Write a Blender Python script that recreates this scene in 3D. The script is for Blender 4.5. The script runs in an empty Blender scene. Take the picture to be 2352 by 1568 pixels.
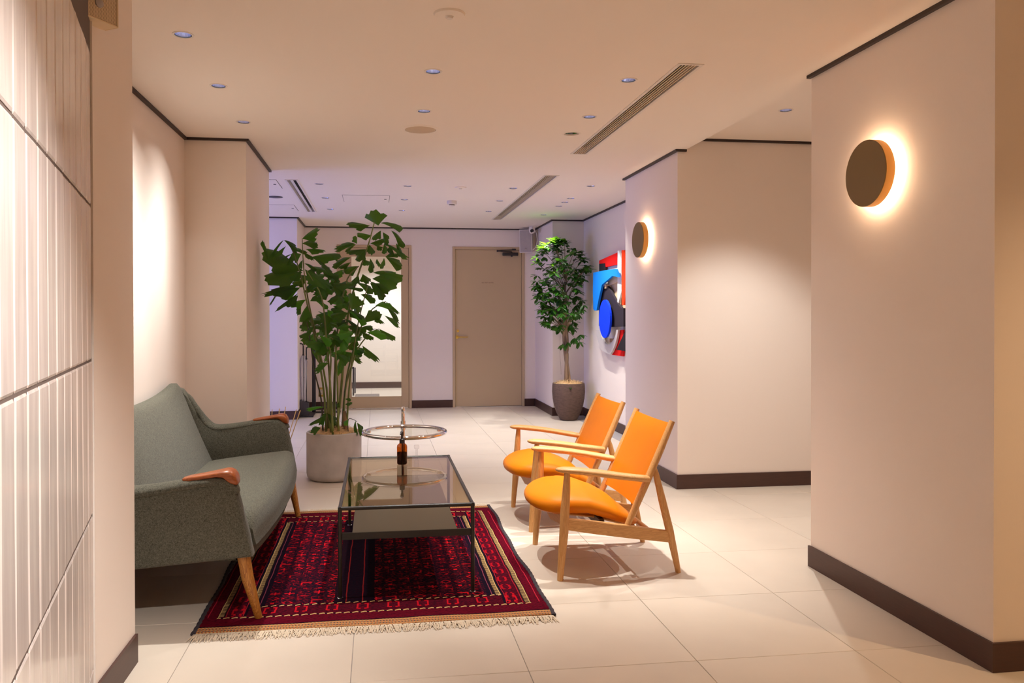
import bpy, bmesh, math, random
import numpy as np
from mathutils import Vector, Matrix
R = random.Random(7)
SC = bpy.context.scene
COL = SC.collection
PI = math.pi

# ------------------------------------------------------------------ camera
W, H = 2352, 1568
FPX, YAW, PIT, ROLL = 1812.2, .13433, .00775, .00172
CX, CY, EYE = W / 2 - 64.7, H / 2 - 46.0, 1.2131

def cam_axes():
    cy, sy = math.cos(YAW), math.sin(YAW)
    fwd = np.array([sy * math.cos(PIT), cy * math.cos(PIT), -math.sin(PIT)])
    right = np.array([cy, -sy, 0.])
    down = np.cross(fwd, right)
    c, s = math.cos(ROLL), math.sin(ROLL)
    return np.stack([c * right + s * down, -s * right + c * down, fwd])
AX = cam_axes()
cd = bpy.data.cameras.new('camera')
cam = bpy.data.objects.new('camera', cd); COL.objects.link(cam)
m = Matrix.Identity(4)
for i in range(3):
    m[i][0] = AX[0][i]; m[i][1] = -AX[1][i]; m[i][2] = -AX[2][i]
m[2][3] = EYE
cam.matrix_world = m
cd.sensor_width = 36; cd.lens = FPX / W * 36
cd.shift_x = (W / 2 - CX) / W; cd.shift_y = -(H / 2 - CY) / W
cd.clip_start = .02; cd.clip_end = 60
SC.camera = cam

def ray(x, y):
    return AX.T @ np.array([(x - CX) / FPX, (y - CY) / FPX, 1.])
def hit(x, y, axis, v):
    """the point of the room that lies at v on the given axis along the sight line measured in the survey photograph"""
    d = ray(x, y); o = np.array([0, 0, EYE]); t = (v - o[axis]) / d[axis]
    return Vector(o + t * d)
def atX(x, y, v): return hit(x, y, 0, v)
def atY(x, y, v): return hit(x, y, 1, v)
def atZ(x, y, v=0.): return hit(x, y, 2, v)

# ------------------------------------------------------------------ light set-up
SC.view_settings.view_transform = 'Standard'
SC.view_settings.look = 'None'
SC.view_settings.gamma = 1
SC.view_settings.use_curve_mapping = False
SC.view_settings.exposure = 0.24
SC.cycles.diffuse_bounces = 8
SC.cycles.max_bounces = 16
SC.cycles.transparent_max_bounces = 24
SC.cycles.sample_clamp_indirect = 6
SC.cycles.caustics_reflective = False
SC.cycles.caustics_refractive = False
wd = bpy.data.worlds.new('world'); SC.world = wd
wd.use_nodes = True
wd.node_tree.nodes['Background'].inputs[0].default_value = (.5, .6, 1, 1)
wd.node_tree.nodes['Background'].inputs[1].default_value = .02

WARM = (1.0, .68, .38)
DOWN_COL = (1.0, .965, .92)
SPOT_W = 150
SPOT_ANGLE, SPOT_BLEND = 100, .15

PROFILE = [(.60, .0), (.70, .02), (.80, .07), (.87, .16), (.92, .32), (.955, .60), (.985, .93)]
def lamp(name, kind, loc, energy, color, profile=None, **kw):
    d = bpy.data.lights.new(name, kind); d.energy = energy; d.color = color
    for k, v in kw.items():
        if k not in ('rot', 'parent'): setattr(d, k, v)
    o = bpy.data.objects.new(name, d); COL.objects.link(o)
    o.location = loc
    if profile:                              # photometric curve: narrow bright core, weak wide skirt
        d.use_nodes = True; t_ = d.node_tree; em = t_.nodes['Emission']
        tc_ = t_.nodes.new('ShaderNodeTexCoord'); sp_ = t_.nodes.new('ShaderNodeSeparateXYZ'); ab = t_.nodes.new('ShaderNodeMath'); ab.operation = 'ABSOLUTE'
        fc = t_.nodes.new('ShaderNodeFloatCurve'); cv = fc.mapping.curves[0]
        for px_, py_ in profile:
            if px_ < 1: cv.points.new(px_, py_)
        cv.points[0].location = (0, 0); cv.points[len(cv.points) - 1].location = (1, profile[-1][1] if profile[-1][0] == 1 else 1); fc.mapping.update()
        t_.links.new(tc_.outputs['Normal'], sp_.inputs[0]); t_.links.new(sp_.outputs[2], ab.inputs[0]); t_.links.new(ab.outputs[0], fc.inputs['Value']); t_.links.new(fc.outputs[0], em.inputs['Strength'])
    if 'rot' in kw: o.rotation_euler = kw['rot']
    if 'parent' in kw: o.parent = kw['parent']
    return o
# area lamp for the cool light from the left bay, before an added window
lamp('bay_cool_area_lamp', 'AREA', (-4.05, 7.5, 1.15), 64, (.22, .31, 1.0), shape='RECTANGLE', size=1.5, size_y=1.9, rot=(0, -PI / 2, 0))
# right lamp follows its shadow; the three behind the camera are added warm fill
NEAR_LAMPS = [(2.85, 1.55, 95), (.9, -1.1, 150), (2.6, -.6, 130), (-1.7, -.6, 60)]

# ------------------------------------------------------------------ materials
MATS = {}
def nt(name):
    mt = bpy.data.materials.new(name); mt.use_nodes = True
    t = mt.node_tree; b = t.nodes['Principled BSDF']
    MATS[name] = mt
    return mt, t, b
def ND(t, kind, **kw):
    n = t.nodes.new(kind)
    for k, v in kw.items():
        if k.startswith('in_'): n.inputs[k[3:].replace('_', ' ')].default_value = v
        else: setattr(n, k, v)
    return n
def L(t, a, b): t.links.new(a, b)
def c4(c): return (c[0], c[1], c[2], 1)

def paint(name, col, rough=.6, metal=0., bump=0., scale=60., vary=0., vscale=3., stretch=(1, 1, 1), spec=.5, coat=0., sheen=0.):
    mt, t, b = nt(name)
    b.inputs['Base Color'].default_value = c4(col)
    b.inputs['Roughness'].default_value = rough
    b.inputs['Metallic'].default_value = metal
    b.inputs['Specular IOR Level'].default_value = spec
    b.inputs['Coat Weight'].default_value = coat
    b.inputs['Sheen Weight'].default_value = sheen
    if vary or bump:
        tc = ND(t, 'ShaderNodeTexCoord'); mp = ND(t, 'ShaderNodeMapping'); mp.inputs['Scale'].default_value = stretch
        L(t, tc.outputs['Object'], mp.inputs['Vector'])
    if vary:
        n = ND(t, 'ShaderNodeTexNoise', in_Scale=vscale, in_Detail=4.)
        L(t, mp.outputs[0], n.inputs['Vector'])
        r = ND(t, 'ShaderNodeValToRGB')
        r.color_ramp.elements[0].position = .3; r.color_ramp.elements[1].position = .7
        r.color_ramp.elements[0].color = c4([x * (1 - vary) for x in col]); r.color_ramp.elements[1].color = c4([min(1, x * (1 + vary)) for x in col])
        L(t, n.outputs[0], r.inputs[0]); L(t, r.outputs[0], b.inputs['Base Color'])
    if bump:
        n2 = ND(t, 'ShaderNodeTexNoise', in_Scale=scale, in_Detail=3.)
        L(t, mp.outputs[0], n2.inputs['Vector'])
        bp = ND(t, 'ShaderNodeBump', in_Strength=bump, in_Distance=.002)
        L(t, n2.outputs[0], bp.inputs['Height']); L(t, bp.outputs[0], b.inputs['Normal'])
    return mt

def wood(name, light, dark, axis, scale=9., rough=.45, stretch=20.):
    mt, t, b = nt(name)
    tc = ND(t, 'ShaderNodeTexCoord'); mp = ND(t, 'ShaderNodeMapping')
    s = [stretch, stretch, stretch]; s[axis] = 1.
    mp.inputs['Scale'].default_value = s
    L(t, tc.outputs['Object'], mp.inputs['Vector'])
    n = ND(t, 'ShaderNodeTexNoise', in_Scale=scale * .35, in_Detail=3., in_Distortion=.2)
    L(t, mp.outputs[0], n.inputs['Vector'])
    w = ND(t, 'ShaderNodeMath', operation='MULTIPLY'); w.inputs[1].default_value = 9.
    L(t, n.outputs[0], w.inputs[0])
    f = ND(t, 'ShaderNodeMath', operation='FRACT'); L(t, w.outputs[0], f.inputs[0])
    n2 = ND(t, 'ShaderNodeTexNoise', in_Scale=scale * 6, in_Detail=2.)
    L(t, mp.outputs[0], n2.inputs['Vector'])
    mx = ND(t, 'ShaderNodeMath', operation='MULTIPLY_ADD'); mx.inputs[1].default_value = .5
    L(t, f.outputs[0], mx.inputs[0]); 
    h = ND(t, 'ShaderNodeMath', operation='MULTIPLY'); h.inputs[1].default_value = .5
    L(t, n2.outputs[0], h.inputs[0]); L(t, h.outputs[0], mx.inputs[2])
    r = ND(t, 'ShaderNodeValToRGB')
    r.color_ramp.elements[0].position = .15; r.color_ramp.elements[1].position = .62
    r.color_ramp.elements[0].color = c4(light); r.color_ramp.elements[1].color = c4(dark)
    e = r.color_ramp.elements.new(.4); e.color = c4([(a * .75 + d * .25) for a, d in zip(light, dark)])
    L(t, mx.outputs[0], r.inputs[0]); L(t, r.outputs[0], b.inputs['Base Color'])
    b.inputs['Roughness'].default_value = rough
    return mt

def thin_glass(name, tint, f0=.04, k=.75, rough=0.0):
    """thin clear sheet: tinted straight-through light plus Schlick reflection, the same from both sides"""
    mt = bpy.data.materials.new(name); mt.use_nodes = True; MATS[name] = mt
    t = mt.node_tree; t.nodes.clear()
    o = ND(t, 'ShaderNodeOutputMaterial'); mx = ND(t, 'ShaderNodeMixShader')
    tr = ND(t, 'ShaderNodeBsdfTransparent'); tr.inputs[0].default_value = c4(tint)
    gl = ND(t, 'ShaderNodeBsdfGlossy'); gl.inputs[0].default_value = (1, 1, 1, 1); gl.inputs['Roughness'].default_value = rough
    g = ND(t, 'ShaderNodeNewGeometry'); dt = ND(t, 'ShaderNodeVectorMath', operation='DOT_PRODUCT')
    L(t, g.outputs['Incoming'], dt.inputs[0]); L(t, g.outputs['Normal'], dt.inputs[1])
    ab = ND(t, 'ShaderNodeMath', operation='ABSOLUTE'); L(t, dt.outputs['Value'], ab.inputs[0])
    om = ND(t, 'ShaderNodeMath', operation='SUBTRACT', use_clamp=True); om.inputs[0].default_value = 1; L(t, ab.outputs[0], om.inputs[1])
    pw = ND(t, 'ShaderNodeMath', operation='POWER'); pw.inputs[1].default_value = 5; L(t, om.outputs[0], pw.inputs[0])
    fr = ND(t, 'ShaderNodeMath', operation='MULTIPLY_ADD', use_clamp=True); fr.inputs[1].default_value = k; fr.inputs[2].default_value = f0; L(t, pw.outputs[0], fr.inputs[0])
    L(t, fr.outputs[0], mx.inputs[0]); L(t, tr.outputs[0], mx.inputs[1]); L(t, gl.outputs[0], mx.inputs[2]); L(t, mx.outputs[0], o.inputs[0])
    return mt

def glow(name, col, strength):
    mt, t, b = nt(name)
    b.inputs['Base Color'].default_value = c4(col)
    b.inputs['Emission Color'].default_value = c4(col); b.inputs['Emission Strength'].default_value = strength
    return mt

def leafy(name, col, back, rough=.24):
    mt, t, b = nt(name)
    tc = ND(t, 'ShaderNodeTexCoord')
    oi = ND(t, 'ShaderNodeObjectInfo')
    hs = ND(t, 'ShaderNodeHueSaturation'); hs.inputs['Color'].default_value = c4(col)
    mr = ND(t, 'ShaderNodeMapRange'); mr.inputs[3].default_value = .6; mr.inputs[4].default_value = 1.5
    L(t, oi.outputs['Random'], mr.inputs[0]); L(t, mr.outputs[0], hs.inputs['Value'])
    L(t, hs.outputs[0], b.inputs['Base Color'])
    b.inputs['Roughness'].default_value = rough
    wv = ND(t, 'ShaderNodeTexWave', in_Scale=14., in_Distortion=1.5, wave_type='BANDS', bands_direction='Y')
    L(t, tc.outputs['Generated'], wv.inputs['Vector'])
    bp = ND(t, 'ShaderNodeBump', in_Strength=.55, in_Distance=.006)
    L(t, wv.outputs[1], bp.inputs['Height']); L(t, bp.outputs[0], b.inputs['Normal'])
    tl = ND(t, 'ShaderNodeBsdfTranslucent'); tl.inputs[0].default_value = c4(back)
    mx = ND(t, 'ShaderNodeMixShader'); mx.inputs[0].default_value = .3
    out = t.nodes['Material Output']
    L(t, b.outputs[0], mx.inputs[1]); L(t, tl.outputs[0], mx.inputs[2]); L(t, mx.outputs[0], out.inputs[0])
    return mt

M_WALL = paint('wall_paint', (.82, .735, .665), .75, bump=.10, scale=240, stretch=(1, 1, .35), spec=.25)
M_CEIL = paint('ceiling_paint', (.86, .785, .705), .85, spec=.2)
M_TILE = paint('floor_tile', (.62, .54, .45), .38, vary=.05, vscale=2.2, spec=.4)
M_GROUT = paint('floor_grout', (.33, .30, .30), .9)
M_BASE = paint('dark_brown_board', (.060, .024, .017), .42, vary=.12, vscale=14, stretch=(1, 1, 12))
M_CORN = paint('cornice_brown', (.030, .016, .012), .5)
M_DOOR = paint('door_paint', (.53, .395, .235), .55, vary=.015, vscale=1.5)
M_ASHX = wood('ash_lengthwise', (.72, .40, .155), (.58, .30, .10), 0)
M_ASHZ = wood('ash_upright', (.71, .39, .145), (.57, .29, .095), 2)
M_ASHY = wood('ash_crosswise', (.70, .385, .155), (.56, .29, .10), 1)
M_LEATHER = paint('orange_leather', (.68, .195, .002), .45, vary=.05, vscale=5, bump=.12, scale=320, spec=.2)
M_OAK = wood('oak_leg', (.50, .215, .035), (.26, .085, .012), 2, scale=12)
M_TEAK = wood('teak_cap', (.36, .095, .020), (.24, .055, .011), 0, scale=8, rough=.34)
M_BLACK = paint('black_metal', (.018, .015, .016), .42, spec=.5)
M_BRONZE = paint('dark_bronze_metal', (.022, .018, .016), .42, spec=.4)
M_SHELF = paint('bronze_sheet', (.080, .070, .065), .42, metal=.2)
M_CHROME = paint('chrome', (.80, .80, .82), .05, metal=1.)
M_BRASS = paint('brass', (.70, .47, .10), .28, metal=1.)
M_CONC = paint('grey_concrete', (.50, .47, .455), .8, vary=.12, vscale=9, bump=.2, scale=60)
M_POT = paint('brown_fibreclay', (.105, .060, .043), .75, vary=.22, vscale=26, bump=.5, scale=110, stretch=(1, 1, 2.5))
M_STRAW = paint('wood_wool', (.74, .52, .26), .8, vary=.25, vscale=40)
M_SOIL = paint('soil', (.05, .035, .025), .9)
M_STEM = paint('palm_stem', (.15, .19, .045), .5, vary=.5, vscale=22, stretch=(1, 1, .25))
M_RACH = paint('palm_rachis', (.045, .04, .014), .45)
M_BARK = paint('bark', (.26, .17, .10), .8, vary=.4, vscale=24, bump=.6, scale=50, stretch=(1, 1, .2))
M_LEAF = leafy('palm_leaf', (.028, .120, .010), (.14, .26, .014))
M_LEAF2 = leafy('palm_leaf_lit', (.05, .25, .014), (.16, .36, .016))  # lit copy of the leaf colour: top-lit leaves and some inner ones
M_FICUS = leafy('ficus_leaf', (.034, .155, .014), (.12, .30, .012), rough=.28)
M_WHITE = paint('white_plastic', (.74, .68, .62), .45)
M_GRILLE = paint('grey_mesh', (.40, .35, .33), .6, vary=.04, vscale=30)
M_CREAM = paint('cream_plastic', (.80, .64, .42), .5)
M_GLASS = thin_glass('clear_glass', (.97, .98, .97))
M_SMOKE = thin_glass('bronze_glass', (.88, .80, .66), .09, 1.0)
M_RING = thin_glass('pale_glass', (.97, .98, .95), .02, .3)
M_ACRYL = thin_glass('clear_acrylic', (.97, .97, .98), .06, .6)
M_PLASTIC = thin_glass('umbrella_film', (.72, .72, .84), .30, .6, .45)
M_AMBER = thin_glass('amber_glass', (.62, .27, .04))
M_LIQ = paint('dark_liquid', (.025, .010, .003), .2)
M_SLOT = paint('slot_dark', (.03, .024, .02), .8)
M_ROOMDK = paint('graphite_metal', (.055, .048, .055), .45)
M_BAMBOO = paint('reed', (.74, .52, .24), .6)
M_LAMP = glow('lamp_disc', (.76, .83, 1.0), 70.)
M_LED = glow('led_ring', (1.0, .74, .48), 130.)
mt, t, b = nt('facet_reflector'); M_REFL = mt
b.inputs['Metallic'].default_value = 1; b.inputs['Roughness'].default_value = .22; b.inputs['Base Color'].default_value = (.74, .80, 1, 1)
M_SCONCE = paint('sconce_face', (.23, .155, .06), .5, metal=.3)
M_SCONCE_RIM = paint('sconce_rim', (.78, .42, .10), .4, metal=.3)
M_OUTLET = paint('outlet_ivory', (.70, .62, .52), .5)
PAINTS = {k: paint('sculpture_' + k, c, .75, spec=.15) for k, c in dict(red=(.72, .008, .008), orange=(.80, .045, .005), sky=(.006, .19, .68), royal=(.004, .045, .82),
          charcoal=(.020, .016, .020), plum=(.030, .022, .030), white=(.80, .76, .74), grey=(.50, .46, .45), ply=(.70, .52, .34), dim=(.20, .17, .15)).items()}

# heathered wool of the sofa
mt, t, b = nt('wool_felt'); M_WOOL = mt
tc = ND(t, 'ShaderNodeTexCoord')
n = ND(t, 'ShaderNodeTexNoise', in_Scale=210., in_Detail=4., in_Roughness=.7, in_Distortion=1.2); L(t, tc.outputs['Object'], n.inputs['Vector'])
r = ND(t, 'ShaderNodeValToRGB'); r.color_ramp.elements[0].position = .36; r.color_ramp.elements[1].position = .66
r.color_ramp.elements[0].color = (.043, .041, .030, 1); r.color_ramp.elements[1].color = (.150, .146, .113, 1)
L(t, n.outputs[0], r.inputs[0]); L(t, r.outputs[0], b.inputs['Base Color'])
b.inputs['Roughness'].default_value = .95; b.inputs['Specular IOR Level'].default_value = .1
b.inputs['Sheen Weight'].default_value = .10; b.inputs['Sheen Roughness'].default_value = .5
bp = ND(t, 'ShaderNodeBump', in_Strength=.25, in_Distance=.003); L(t, n.outputs[0], bp.inputs['Height']); L(t, bp.outputs[0], b.inputs['Normal'])

# glazed hand-made tile, upright streaks
mt, t, b = nt('glazed_tile'); M_GLAZE = mt
tc = ND(t, 'ShaderNodeTexCoord'); mp = ND(t, 'ShaderNodeMapping'); mp.inputs['Scale'].default_value = (20, 20, 2.0)
oi = ND(t, 'ShaderNodeObjectInfo')
add = ND(t, 'ShaderNodeVectorMath', operation='ADD'); L(t, tc.outputs['Object'], add.inputs[0])
cmb = ND(t, 'ShaderNodeCombineXYZ')
ml = ND(t, 'ShaderNodeMath', operation='MULTIPLY'); ml.inputs[1].default_value = 40; L(t, oi.outputs['Random'], ml.inputs[0])
L(t, ml.outputs[0], cmb.inputs[0]); L(t, ml.outputs[0], cmb.inputs[2]); L(t, cmb.outputs[0], add.inputs[1])
L(t, add.outputs[0], mp.inputs['Vector'])
n = ND(t, 'ShaderNodeTexNoise', in_Scale=1., in_Detail=5., in_Roughness=.6); L(t, mp.outputs[0], n.inputs['Vector'])
r = ND(t, 'ShaderNodeValToRGB'); r.color_ramp.elements[0].position = .3; r.color_ramp.elements[1].position = .62
r.color_ramp.elements[0].color = (.60, .525, .485, 1); r.color_ramp.elements[1].color = (.76, .685, .64, 1)
L(t, n.outputs[0], r.inputs[0]); L(t, r.outputs[0], b.inputs['Base Color'])
b.inputs['Roughness'].default_value = .24; b.inputs['Coat Weight'].default_value = .3; b.inputs['Coat Roughness'].default_value = .12
bp = ND(t, 'ShaderNodeBump', in_Strength=.012, in_Distance=.003); L(t, n.outputs[0], bp.inputs['Height']); L(t, bp.outputs[0], b.inputs['Normal'])
M_TGROUT = paint('tile_grout', (.13, .095, .08), .9)

# perforated sheet of the near loudspeaker
mt, t, b = nt('perforated_sheet'); M_PERF = mt
tc = ND(t, 'ShaderNodeTexCoord')
v = ND(t, 'ShaderNodeTexVoronoi', in_Scale=260., in_Randomness=0.); L(t, tc.outputs['Object'], v.inputs['Vector'])
r = ND(t, 'ShaderNodeValToRGB'); r.color_ramp.interpolation = 'CONSTANT'; r.color_ramp.elements[1].position = .33
r.color_ramp.elements[0].color = (.16, .10, .05, 1); r.color_ramp.elements[1].color = (.74, .58, .38, 1)
L(t, v.outputs[0], r.inputs[0]); L(t, r.outputs[0], b.inputs['Base Color']); b.inputs['Roughness'].default_value = .6

# ------------------------------------------------------------------ geometry helpers
class G:
    def __init__(s): s.v = []; s.f = []
    def add(s, vs, fs, mx=None):
        k = len(s.v)
        s.v += [tuple(mx @ Vector(p)) if mx else tuple(p) for p in vs]
        s.f += [tuple(i + k for i in f) for f in fs]
        return s
    def box(s, x0, x1, y0, y1, z0, z1, mx=None):
        return s.add([(x0, y0, z0), (x1, y0, z0), (x1, y1, z0), (x0, y1, z0), (x0, y0, z1), (x1, y0, z1), (x1, y1, z1), (x0, y1, z1)],
                     [(0, 3, 2, 1), (4, 5, 6, 7), (0, 1, 5, 4), (1, 2, 6, 5), (2, 3, 7, 6), (3, 0, 4, 7)], mx)
    def rbox(s, x0, x1, y0, y1, z0, z1, r=.004, seg=2, mx=None):
        bm = bmesh.new(); bmesh.ops.create_cube(bm, size=1)
        for v in bm.verts:
            v.co = ((x0 + x1) / 2 + v.co.x * (x1 - x0), (y0 + y1) / 2 + v.co.y * (y1 - y0), (z0 + z1) / 2 + v.co.z * (z1 - z0))
        bmesh.ops.bevel(bm, geom=bm.edges[:], offset=r, segments=seg, affect='EDGES', profile=.5)
        bm.verts.index_update()
        s.add([v.co[:] for v in bm.verts], [[v.index for v in f.verts] for f in bm.faces], mx); bm.free(); return s
    def loft(s, rings, caps=True, close=False):
        n = len(rings[0]); vs = [p for r in rings for p in r]; fs = []
        m = len(rings)
        for i in range(m if close else m - 1):
            a, b_ = i * n, ((i + 1) % m) * n
            for j in range(n):
                fs.append((a + j, a + (j + 1) % n, b_ + (j + 1) % n, b_ + j))
        if caps and not close:
            fs.append(tuple(range(n - 1, -1, -1))); fs.append(tuple((m - 1) * n + j for j in range(n)))
        return s.add(vs, fs)
    def tube(s, path, rad, n=10, sq=1., up=(0, 0, 1), close=False):
        """round or flattened bar through points; rad: number or list of (a, b) or numbers"""
        P = [Vector(p) for p in path]; m = len(P); rings = []
        up = Vector(up); prev = None
        for i in range(m):
            if close: d = P[(i + 1) % m] - P[i - 1]
            else: d = P[min(i + 1, m - 1)] - P[max(i - 1, 0)]
            d.normalize()
            a = up.cross(d)
            if a.length < .05: a = (prev if prev is not None else Vector((1, 0, 0)))
            a = (a - d * a.dot(d)).normalized(); prev = a
            c = d.cross(a).normalized()
            q = rad[i] if isinstance(rad, (list, tuple)) else rad
            ra, rb = q if isinstance(q, (list, tuple)) else (q, q * sq)
            rings.append([P[i] + a * (ra * math.cos(2 * PI * k / n)) + c * (rb * math.sin(2 * PI * k / n)) for k in range(n)])
        return s.loft(rings, not close, close)
    def lathe(s, prof, n=32, c=(0, 0, 0), mx=None):
        vs = []; fs = []; m = len(prof)
        for (r, z) in prof:
            for k in range(n):
                a = 2 * PI * k / n; vs.append((c[0] + r * math.cos(a), c[1] + r * math.sin(a), c[2] + z))
        for i in range(m - 1):
            for k in range(n):
                fs.append((i * n + k, i * n + (k + 1) % n, (i + 1) * n + (k + 1) % n, (i + 1) * n + k))
        if prof[0][0] > 1e-6 and prof[0] != prof[-1]: fs.append(tuple(range(n - 1, -1, -1)))
        if prof[-1][0] > 1e-6 and prof[0] != prof[-1]: fs.append(tuple((m - 1) * n + k for k in range(n)))
        return s.add(vs, fs, mx)
    def prism(s, front, back):
        n = len(front)
        return s.add(list(front) + list(back), [tuple(range(n)), tuple(range(2 * n - 1, n - 1, -1))] + [(j, n + j, n + (j + 1) % n, (j + 1) % n) for j in range(n)])
    def mesh(s, name, smooth=None, flip=True, merge=False):
        me = bpy.data.meshes.new(name); me.from_pydata(s.v, [], s.f)
        bm = bmesh.new(); bm.from_mesh(me)
        if merge: bmesh.ops.remove_doubles(bm, verts=bm.verts, dist=1e-5)
        if flip: bmesh.ops.recalc_face_normals(bm, faces=bm.faces)
        bm.to_mesh(me); bm.free()
        if smooth is not None:
            for p in me.polygons: p.use_smooth = True
            if smooth < 179: me.set_sharp_from_angle(angle=math.radians(smooth))
        return me

def obj(name, me, mat=None, parent=None, loc=None, rot=None, kind=None, label=None):
    if isinstance(me, G): me = me.mesh(name)
    o = bpy.data.objects.new(name, me); COL.objects.link(o)
    if mat and len(me.materials) == 0: me.materials.append(mat)
    if parent: o.parent = parent
    if loc is not None: o.location = loc
    if rot is not None: o.rotation_euler = rot
    if kind: o['kind'] = kind
    if label: o['label'] = label
    return o
def part(name, g, mat, parent, smooth=None, **kw):
    return obj(name, g.mesh(name, smooth), mat, parent, **kw)
def tag(o, label, cat, group=None):
    o['label'] = label; o['category'] = cat
    if group: o['group'] = group
    return o
def thing(name, label, cat, loc=(0, 0, 0), rz=0., group=None):
    o = bpy.data.objects.new(name, None); COL.objects.link(o); o.empty_display_size = .1
    o.location = loc; o.rotation_euler = (0, 0, rz)
    return tag(o, label, cat, group)
KIDS = {}
def dup(root, loc, rz=0., label=None):
    r = root.copy(); COL.objects.link(r); r.location = loc; r.rotation_euler = (0, 0, rz)
    if label: r['label'] = label
    for ch in list(root.children):
        c = ch.copy(); COL.objects.link(c); c.parent = r
        for g in list(ch.children):
            d = g.copy(); COL.objects.link(d); d.parent = c
    return r
def struct(name, g, mat, smooth=None, parent=None):
    return obj(name, g.mesh(name, smooth), mat, parent, kind='structure')
def spline(pts, n):
    """Catmull-Rom through points"""
    P = [Vector(p) for p in pts]; P = [P[0] * 2 - P[1]] + P + [P[-1] * 2 - P[-2]]
    out = []; m = len(P) - 3
    for i in range(n):
        u = i / (n - 1) * m; k = min(int(u), m - 1); t_ = u - k
        a, b_, c, d = P[k:k + 4]
        out.append(.5 * ((2 * b_) + (c - a) * t_ + (2 * a - 5 * b_ + 4 * c - d) * t_ ** 2 + (3 * b_ - a - 3 * c + d) * t_ ** 3))
    return out
def interp(x, xs, ys): return float(np.interp(x, xs, ys))

# ------------------------------------------------------------------ the room shell
HC, HR = 2.362, 2.44
FX0, FX1, FY0, FY1 = -4.3, 4.3, -3.1, 13.5
fl = struct('floor', G().box(FX0, FX1, FY0, FY1, -.06, -.0035), M_GROUT)
tile = G().rbox(.001, .599, .001, .599, -.02, 0, r=.0012, seg=1).mesh('tile'); tile.materials.append(M_TILE)
TX, TY = -.6909, 2.636
for i in range(-6, 8):
    for j in range(-3, 18):
        x, y = TX + .6 * i, TY + .6 * j
        if x < -1.3 and y < 5.9 and not (x > -2 and y > 2.2): continue
        if x > 2.3 and y > 5.3: continue
        if y > 10.2 and (x < -1.1 or x > .9): continue
        if x > 2.95 and y > 4.8 or y < .7: continue
        if x < -2.6: continue
        obj('tile', tile, None, fl, (x, y, 0))
# the floor beyond the reach of the single tiles (behind the camera and in the side bays)
struct('floor', G().box(FX0, FX1, FY0, TY - 1.8 - .002, -.02, 0).box(FX0, TX - 1.8 - .002, 6.43, 9.43, -.02, 0), M_TILE)

# walls (faces measured): each run of wall is a solid
walls = {
    'wall_left': [(-3., -.844, 2.30, 2.896)],
    'wall_left_alcove': [(-1.5, -1.230, 2.896, 5.31)],
    'wall_left_column': [(-4.3, -.845, 5.31, 6.42)],
    'wall_left_bay': [(-4.3, -.925, 9.43, 10.62)],
    'wall_right': [(2.070, 3.10, 2.415, 3.552)],
    'wall_right_pier': [(2.072, 4.3, 5.262, 6.425)],
    'wall_right_gallery': [(2.480, 2.75, 6.425, 9.31)],
    'wall_right_corner': [(2.095, 2.75, 9.31, 10.62)],
    'wall_right_outer': [(4.2, 4.3, -3.1, 5.262)],
    'wall_front': [(-3.1, 4.3, -3.1, -3.0)],
    'wall_left_front': [(-3.1, -3.0, -3.0, 2.9)],
}
for k, bs in walls.items():
    g = G()
    for x0, x1, y0, y1 in bs: g.box(x0, x1, y0, y1, -.003, 2.5)
    struct(k, g, M_WALL)
BY = 10.37
D1 = (-.517, .446, 2.13); D2 = (.985, 1.947, 2.118)
g = G()
for x0, x1, z0 in ((-.925, D1[0], 0), (D1[0], D1[1], D1[2]), (D1[1], D2[0], 0), (D2[0], D2[1], D2[2]), (D2[1], 2.095, 0)):
    g.box(x0, x1, BY, BY + .12, z0 - (.003 if z0 == 0 else 0), 2.5)
struct('wall_back', g, M_WALL)
# left bay window, unseen and added behind the cool area lamp: frame, glass
struct('wall_left_window', G().box(-4.3, -4.2, 6.42, 6.7, 0, 2.5).box(-4.3, -4.2, 8.3, 9.43, 0, 2.5).box(-4.3, -4.2, 6.7, 8.3, 2.15, 2.5).box(-4.3, -4.2, 6.7, 8.3, -.003, .15), M_WALL)
w1 = struct('added_window', G().box(-4.28, -4.23, 6.7, 6.76, .15, 2.15).box(-4.28, -4.23, 8.24, 8.3, .15, 2.15).box(-4.28, -4.23, 6.76, 8.24, .15, .21).box(-4.28, -4.23, 6.76, 8.24, 2.09, 2.15), M_BLACK)
part('pane', G().box(-4.26, -4.25, 6.76, 8.24, .21, 2.09), M_GLASS, w1)
# the small room behind the glazed door
struct('wall_back_room', G().box(-1.4, 1.2, 13.32, 13.45, -.003, 2.5).box(-1.5, -1.4, 10.49, 13.45, -.003, 2.5).box(1.2, 1.3, 10.49, 13.45, -.003, 2.5), M_WALL)
struct('baseboard_back_room', G().box(-1.4, 1.2, 13.308, 13.32, 0, .1), M_BASE)
struct('ceiling', G().box(-1.5, 1.3, 10.49, 13.45, 2.42, 2.5), M_CEIL)

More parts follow.
